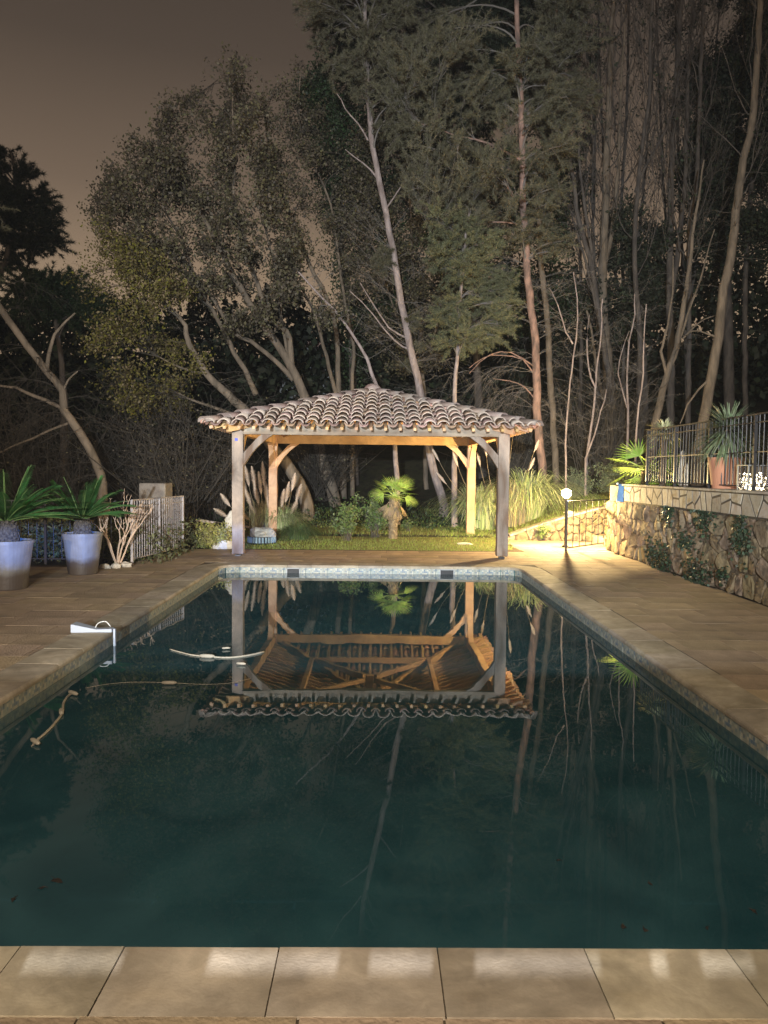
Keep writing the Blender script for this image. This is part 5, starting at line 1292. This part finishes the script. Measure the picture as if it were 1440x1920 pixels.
# reddish pine
T = Tree('red_trunk_pine', 'tall pine with a reddish flaking trunk right of the roof and a broad green crown', GB, 20.5)
T.stem([(1020, 930), (1016, 870), (1008, 800), (1006, 700), (1003, 640), (993, 550), (987, 497), (983, 420), (980, 333), (978, 227), (970, 60), (968, -100)], 17, 8)
T.stem([(1004, 705), (980, 675), (940, 665), (905, 672), (880, 690)], 3, 1.2); T.stem([(1003, 688), (960, 660), (920, 665), (880, 700)], 3, 1.2); T.stem([(1010, 760), (985, 725), (955, 715), (925, 710)], 3, 1.2)
T.stem([(963, 370), (945, 330), (930, 287)], 5, 3); T.stem([(985, 425), (940, 415), (900, 420), (850, 440)], 4, 1.5); T.stem([(978, 300), (920, 270), (860, 255), (790, 232)], 5, 1.5)
T.bare(0, 22, .18, .45, 1.8, math.pi, .55, .45, .007, 14, .55); T.bare(0, 14, .18, .45, 1.4, 0, .2, .5, .006, 12, .5); T.bare(4, 10, .3, 1, .8, None, .3, .3, .005, 12)
Ts = T.fill([(720, 90), (820, 40), (1000, 60), (1100, 130), (1110, 260), (1050, 330), (1070, 470), (1010, 500), (960, 440), (870, 430), (800, 400), (740, 300), (710, 200)], 120, .62, 14, 0, 2.2, up=.1, mind=.5)
T.needles(Ts, 330, .12, .010); T.done(M_bark_rd, M_twigp, M_needle)
T = Tree('young_pine', 'small bushy pine with a bright green crown standing right behind the roof', GB, 19.5)
T.stem([(852, 900), (853, 760), (855, 700), (858, 640), (862, 560), (870, 480), (880, 400)], 11, 4)
Ts = T.fill([(800, 420), (860, 380), (930, 420), (960, 500), (980, 580), (930, 640), (880, 655), (830, 650), (805, 600), (830, 540)], 48, .48, 16, 0, 1.2, up=.1, mind=.5); T.needles(Ts, 420, .10, .009)
T.bare(0, 10, .3, .6, 1.0, None, .6, .1, .005, 10); T.done(M_bark_pl, M_twigp, M_needle2)
T = Tree('dull_trunk_pine', 'straight dull trunk close to the right of the reddish pine', GB, 23)
T.stem([(1045, 930), (1038, 800), (1036, 760), (1030, 680), (1027, 600), (1017, 520), (1010, 440), (1020, 300), (1040, 120), (1045, -80)], 13, 6); T.bare(0, 24, .2, .6, 1.7, None, .3, .4, .007, 12, .5)
Ts = T.fill([(1000, -20), (1110, -20), (1115, 180), (1080, 260), (1010, 200)], 34, .7, 14, 0, 1.6); T.needles(Ts, 260, .13, .012); T.done(M_bark_gr, M_twigp, M_needle)
# dark top of another pine filling the upper centre
T = Tree('dark_pine', 'nearly black pine crown filling the top centre of the photo', GB, 27)
T.stem([(905, 900), (890, 600), (870, 300), (860, 0), (850, -150)], 16, 8)
Ts = T.fill([(585, -30), (1120, -30), (1110, 110), (960, 200), (880, 260), (800, 330), (750, 250), (640, 160), (600, 60)], 120, 1.0, 15, 0, 2.5, up=.1, mind=.5); T.needles(Ts, 300, .22, .022); T.done(M_bark_dk, M_bark_dk, M_leaf_dk)

T = Tree('evergreen_tree', 'dark leafy mass filling the gaps behind the reddish pine trunk', GB, 30)
T.stem([(900, 930), (895, 700), (890, 520), (900, 380)], 16, 6); T.stem([(893, 640), (960, 520), (1010, 430)], 7, 3); T.stem([(893, 640), (800, 520), (720, 430)], 7, 3)
T.fill([(650, 240), (760, 230), (1060, 230), (1085, 420), (1075, 600), (940, 640), (700, 620), (640, 500)], 150, .85, 12, 330, 2.0, sig=.14, mind=.5); T.done(M_bark_dk, M_bark_dk, M_leaf_gr, .12)

# right hand bare grove
GR = 'bare trees on the right'
def bare_tree(label, D, stems, forks, bark=M_bark_dk, tw=M_bark_dk, low=None, name='bare_tree', leafpoly=None, sh=(10, .2)):
    T = Tree(name, label, GR, D)
    for s_ in stems: T.stem(*s_)
    ends = []
    for f_ in forks: ends.append(T.fork(*f_))
    if low: T.bare(*low)
    if leafpoly: T.fill(leafpoly[0], leafpoly[1], .6, 9, leafpoly[2], 1.5)
    for E_ in ends:
        m = len(E_) // 2
        i = rng.integers(0, len(E_), m); T.leaf.append(E_[i, 5] + rng.normal(0, .08, (m, 3)))
    return T.done(bark, tw, M_leaf_dk, .10)
bare_tree('dark forked tree, leftmost bare trunk of the right grove', 25, [([(1150, 930), (1145, 800), (1140, 700), (1125, 600), (1110, 507), (1087, 417), (1077, 350), (1067, 283), (1055, 200), (1050, 60)], 14, 4), ([(1112, 515), (1105, 440), (1090, 340), (1083, 240)], 7, 3), ([(1125, 600), (1100, 500), (1080, 430), (1065, 380)], 6, 2)], [(0, 9, .45, .9, 4.5, .25, .02)], low=(0, 14, .1, .5, 1.3))
bare_tree('tall dark straight tree with close upright branches above the globe lamp', 27, [([(1150, 940), (1146, 850), (1144, 740), (1135, 640), (1130, 560), (1133, 433), (1138, 300), (1143, 150), (1150, 0), (1152, -90)], 24, 6), ([(1146, 800), (1120, 700), (1112, 640), (1100, 580)], 8, 3), ([(1133, 500), (1150, 420), (1160, 300), (1165, 150), (1175, 0)], 9, 3)], [(0, 16, .4, .92, 5, .18, .025), (2, 8, .3, .9, 4, .2, .02)], bark=M_bark_gr, low=(0, 20, .05, .45, 1.5))
bare_tree('forked tree with a black Y shaped trunk against the bright gap', 26, [([(1200, 930), (1198, 800), (1200, 640), (1190, 500), (1193, 383), (1203, 283), (1217, 183), (1220, 67), (1225, -60)], 12, 5), ([(1192, 360), (1203, 327), (1233, 273), (1260, 213), (1275, 120)], 7, 2)], [(0, 14, .45, .9, 4.5, .22, .022), (1, 8, .3, .95, 3, .35, .015)], low=(0, 16, .1, .5, 1.3))
bare_tree('thick black twin trunk rising right of the bright sky gap', 27, [([(1255, 900), (1258, 700), (1255, 560), (1257, 417), (1260, 300), (1267, 167), (1277, 0), (1282, -80)], 15, 8), ([(1258, 560), (1275, 440), (1285, 320), (1290, 150), (1300, -20)], 10, 5)], [(0, 12, .45, .9, 4.5, .2, .022), (1, 8, .2, .9, 4, .25, .02)])
bare_tree('tree with pale split stems low down behind the terrace railing', 23, [([(1222, 850), (1230, 790), (1250, 705), (1262, 670), (1273, 633), (1280, 580), (1287, 540), (1300, 440), (1320, 300)], 15, 3), ([(1250, 705), (1240, 660), (1247, 633), (1260, 550), (1262, 480)], 6, 2), ([(1273, 640), (1290, 590), (1313, 520), (1340, 430)], 5, 2), ([(1280, 635), (1300, 615), (1320, 600), (1360, 585)], 4, 1.5)], [(0, 6, .6, .95, 2.5, .3, .012)], bark=M_bark_gr, tw=M_twig, low=(0, 16, .2, .8, 1.4))
bare_tree('dark leaning trunk between the pale split tree and the right edge', 26, [([(1290, 800), (1292, 600), (1293, 417), (1303, 367), (1310, 267), (1313, 150), (1320, 0), (1325, -80)], 10, 6)], [(0, 14, .4, .9, 4.5, .28, .022)])
bare_tree('tall brownish trunk leaning right near the right edge', 22, [([(1308, 850), (1325, 760), (1335, 700), (1347, 633), (1353, 567), (1370, 483), (1380, 400), (1393, 300), (1413, 217), (1425, 0), (1428, -90)], 20, 9), ([(1335, 705), (1310, 730), (1290, 760), (1275, 795)], 5, 2), ([(1347, 633), (1310, 620), (1290, 625)], 4, 1.5)], [(0, 9, .5, .9, 3.5, .4, .02)], bark=M_bark_gr, low=(0, 14, .3, .8, 1.6))
bare_tree('dark trunk at the far right edge of the photo', 29, [([(1398, 850), (1397, 550), (1403, 417), (1420, 233), (1432, 60), (1440, -60)], 10, 7), ([(1470, 800), (1460, 400), (1445, 100), (1440, -50)], 14, 8)], [(0, 12, .4, .9, 4.5, .35, .022), (1, 8, .3, .9, 4, .35, .022)])
bare_tree('slim pole like bare tree crossing the sky gap left of the forked one', 28, [([(1118, 900), (1122, 700), (1118, 560), (1113, 450), (1111, 330), (1112, 250), (1120, 100), (1125, -20)], 5, 3)], [(0, 10, .4, .9, 3, .25, .012)])
bare_tree('dense twiggy background tree directly behind the tall straight one', 31, [([(1165, 900), (1170, 600), (1165, 400), (1175, 200), (1180, -60)], 8, 4), ([(1170, 600), (1145, 450), (1130, 250), (1120, 0)], 6, 3), ([(1170, 580), (1200, 420), (1215, 250), (1235, 0)], 6, 3)], [(0, 14, .4, .92, 5, .3, .02), (1, 12, .1, .95, 4.5, .3, .016), (2, 12, .1, .95, 4.5, .3, .016)])
bare_tree('dense twiggy background tree behind the black twin trunk', 32, [([(1290, 900), (1285, 600), (1275, 400), (1270, 200), (1265, -60)], 8, 4), ([(1285, 620), (1310, 450), (1330, 250), (1350, 0)], 6, 3), ([(1285, 580), (1250, 420), (1240, 250), (1230, 0)], 6, 3)], [(0, 14, .4, .92, 5, .3, .02), (1, 12, .1, .95, 4.5, .3, .016), (2, 12, .1, .95, 4.5, .3, .016)], leafpoly=([(1230, -20), (1400, -20), (1380, 160), (1300, 260), (1250, 120)], 26, 240))
bare_tree('dense twiggy background tree between the broad pine crown and the slim pole tree', 31, [([(1085, 900), (1090, 600), (1085, 400), (1080, 200), (1078, -60)], 8, 4), ([(1090, 600), (1110, 450), (1115, 300), (1118, 50)], 6, 3)], [(0, 16, .3, .92, 4.5, .3, .02), (1, 12, .1, .95, 4.5, .3, .016)], leafpoly=([(1040, 200), (1120, 200), (1110, 330), (1060, 460)], 10, 200))
# thin pale saplings between the reddish pine and the lamp
for k, (lab, D, st) in enumerate((('pale crooked sapling right of the reddish pine, tallest of the thin ones', 19.5, [([(1061, 900), (1062, 800), (1068, 720), (1076, 670), (1083, 600), (1083, 560), (1075, 510)], 4, 2), ([(1074, 645), (1062, 620), (1050, 590), (1040, 560), (1030, 540)], 3, 1.5)]), ('forked pale sapling above the globe lamp', 21, [([(1100, 860), (1110, 790), (1117, 730), (1118, 700), (1125, 650), (1128, 600), (1130, 560)], 5, 2), ([(1117, 728), (1103, 690), (1100, 640), (1105, 590)], 4, 1.5)]), ('thin sapling with two pale prongs left of the pale split tree', 22, [([(1175, 870), (1178, 760), (1175, 700), (1180, 640), (1190, 590), (1190, 550)], 5, 2), ([(1176, 765), (1160, 700), (1165, 660), (1180, 620)], 3, 1)]), ('thin pale stem curving up at the left end of the terrace railing', 20, [([(1192, 830), (1198, 760), (1205, 700), (1206, 640), (1212, 570)], 4, 2)]), ('thin slanting sapling between the lamp and the terrace railing', 20.5, [([(1098, 860), (1115, 815), (1128, 770), (1137, 730)], 4, 1.5)]))):
    T = Tree('sapling', lab, 'thin saplings above the lamp', D)
    for s_ in st: T.stem(*s_)
    for si in range(len(st)): T.bare(si, 16, .2, 1, .9, None, .05, .5, .005, 9, .6)
    T.done(M_bark_pl, M_twigp, M_leaf_dk)
# evergreen clumps among the bare grove
T = Tree('ivy_tree', 'dark ivy covered stump of foliage in the middle of the right grove', GR, 28)
T.stem([(1210, 900), (1205, 700), (1200, 560), (1195, 440)], 20, 10); T.fill([(1140, 470), (1170, 400), (1215, 400), (1250, 440), (1260, 560), (1240, 640), (1120, 640), (1110, 540)], 50, .7, 10, 420, 1.5); T.done(M_bark_dk, M_bark_dk, M_leaf_dk, .12)
T = Tree('evergreen_oak', 'large dark leafy tree filling the upper right corner', GR, 30)
T.stem([(1370, 900), (1365, 600), (1360, 400), (1370, 200), (1380, 50)], 22, 8); T.fill([(1290, 130), (1340, 110), (1350, 160), (1400, 60), (1470, 0), (1480, 400), (1440, 500), (1380, 470), (1330, 520), (1290, 420), (1290, 250)], 120, .95, 12, 620, 2.5); T.fill([(1415, -20), (1470, -20), (1470, 200), (1420, 120)], 14, .9, 11, 420, 2); T.done(M_bark_dk, M_bark_dk, M_leaf_dk, .13)

# bare tangled thickets in the dark behind the fence and the pavilion
for k, (lab, px, py, D, sz, hg) in enumerate((('tangled leafless thicket behind the pale fence panel', 330, 1000, 18, 1.3, 2.6), ('tangled leafless thicket left of the pavilion roof', 400, 960, 20, 1.2, 3.2), ('brown leafless thicket above the concrete block', 265, 980, 20, 1.5, 3.4), ('drooping leafless thicket above the potted cycads', 90, 960, 19, 2.2, 3.8), ('dark thicket seen under the left half of the pavilion roof', 600, 975, 24, 1.6, 2.4), ('grey thicket behind the globe lamp', 1120, 940, 24, 1.8, 3.4), ('grey thicket below the reddish pine', 960, 960, 24, 1.8, 3.0))):
    q = at(px, py, D); q.z = gz(q.x, q.y)
    shrub('thicket', lab, 'thicket', tuple(q), sz, hg, 60, 500 if k not in (3, 5) else 150, .06, M_leaf_br, M_twigd if k < 5 else M_twig, seed=50 + k, tw=.009, twn=16)
# dark wood on the slope: one mass
wd = MB(); n_ = 60000; xx = rng.uniform(-34, 36, n_); yy = 31 + rng.random(n_) * 11
def wtop(px):
    base_ = np.interp(px, [-200, 0, 150, 230, 380, 560, 640, 720, 900, 1050, 1130, 1200, 1300, 1400, 1500], [590, 590, 600, 590, 590, 570, 590, 560, 550, 540, 565, 490, 480, 500, 520])
    return base_ + 22 * np.sin(px * .045) + 14 * np.sin(px * .11 + 1) + 8 * np.sin(px * .31)
pxx = 720 + F * (xx / yy - .01); zt_ = CH + (884 - wtop(pxx)) * yy / F
zz = np.array([gz(a, b) for a, b in zip(xx, yy)]); hh_ = np.maximum(zt_ - zz, .3); t_ = rng.random(n_) ** .75
C_ = np.stack([xx, yy, zz + hh_ * t_ + rng.normal(0, .25, n_)], 1)
wd.quads(leaf_quads(C_, .34, .6)).build('dark_wood', M_leaf_dk, kind='stuff', label='dark mass of trees on the slope far behind', cat='wood')
# ---- thin haze box added, stands in for the lens glare veil
hz = MB().box((0, 28, 14.5), (90, 90, 33)); m = bpy.data.materials.new('haze'); m.use_nodes = True; t = m.node_tree; t.nodes.remove(t.nodes['Principled BSDF'])
v = t.nodes.new('ShaderNodeVolumePrincipled'); v.inputs['Color'].default_value = (.9, .93, 1, 1); v.inputs['Density'].default_value = .0005; v.inputs['Anisotropy'].default_value = .3
t.links.new(v.outputs[0], t.nodes['Material Output'].inputs['Volume']); hz.build('haze', m, kind='stuff')
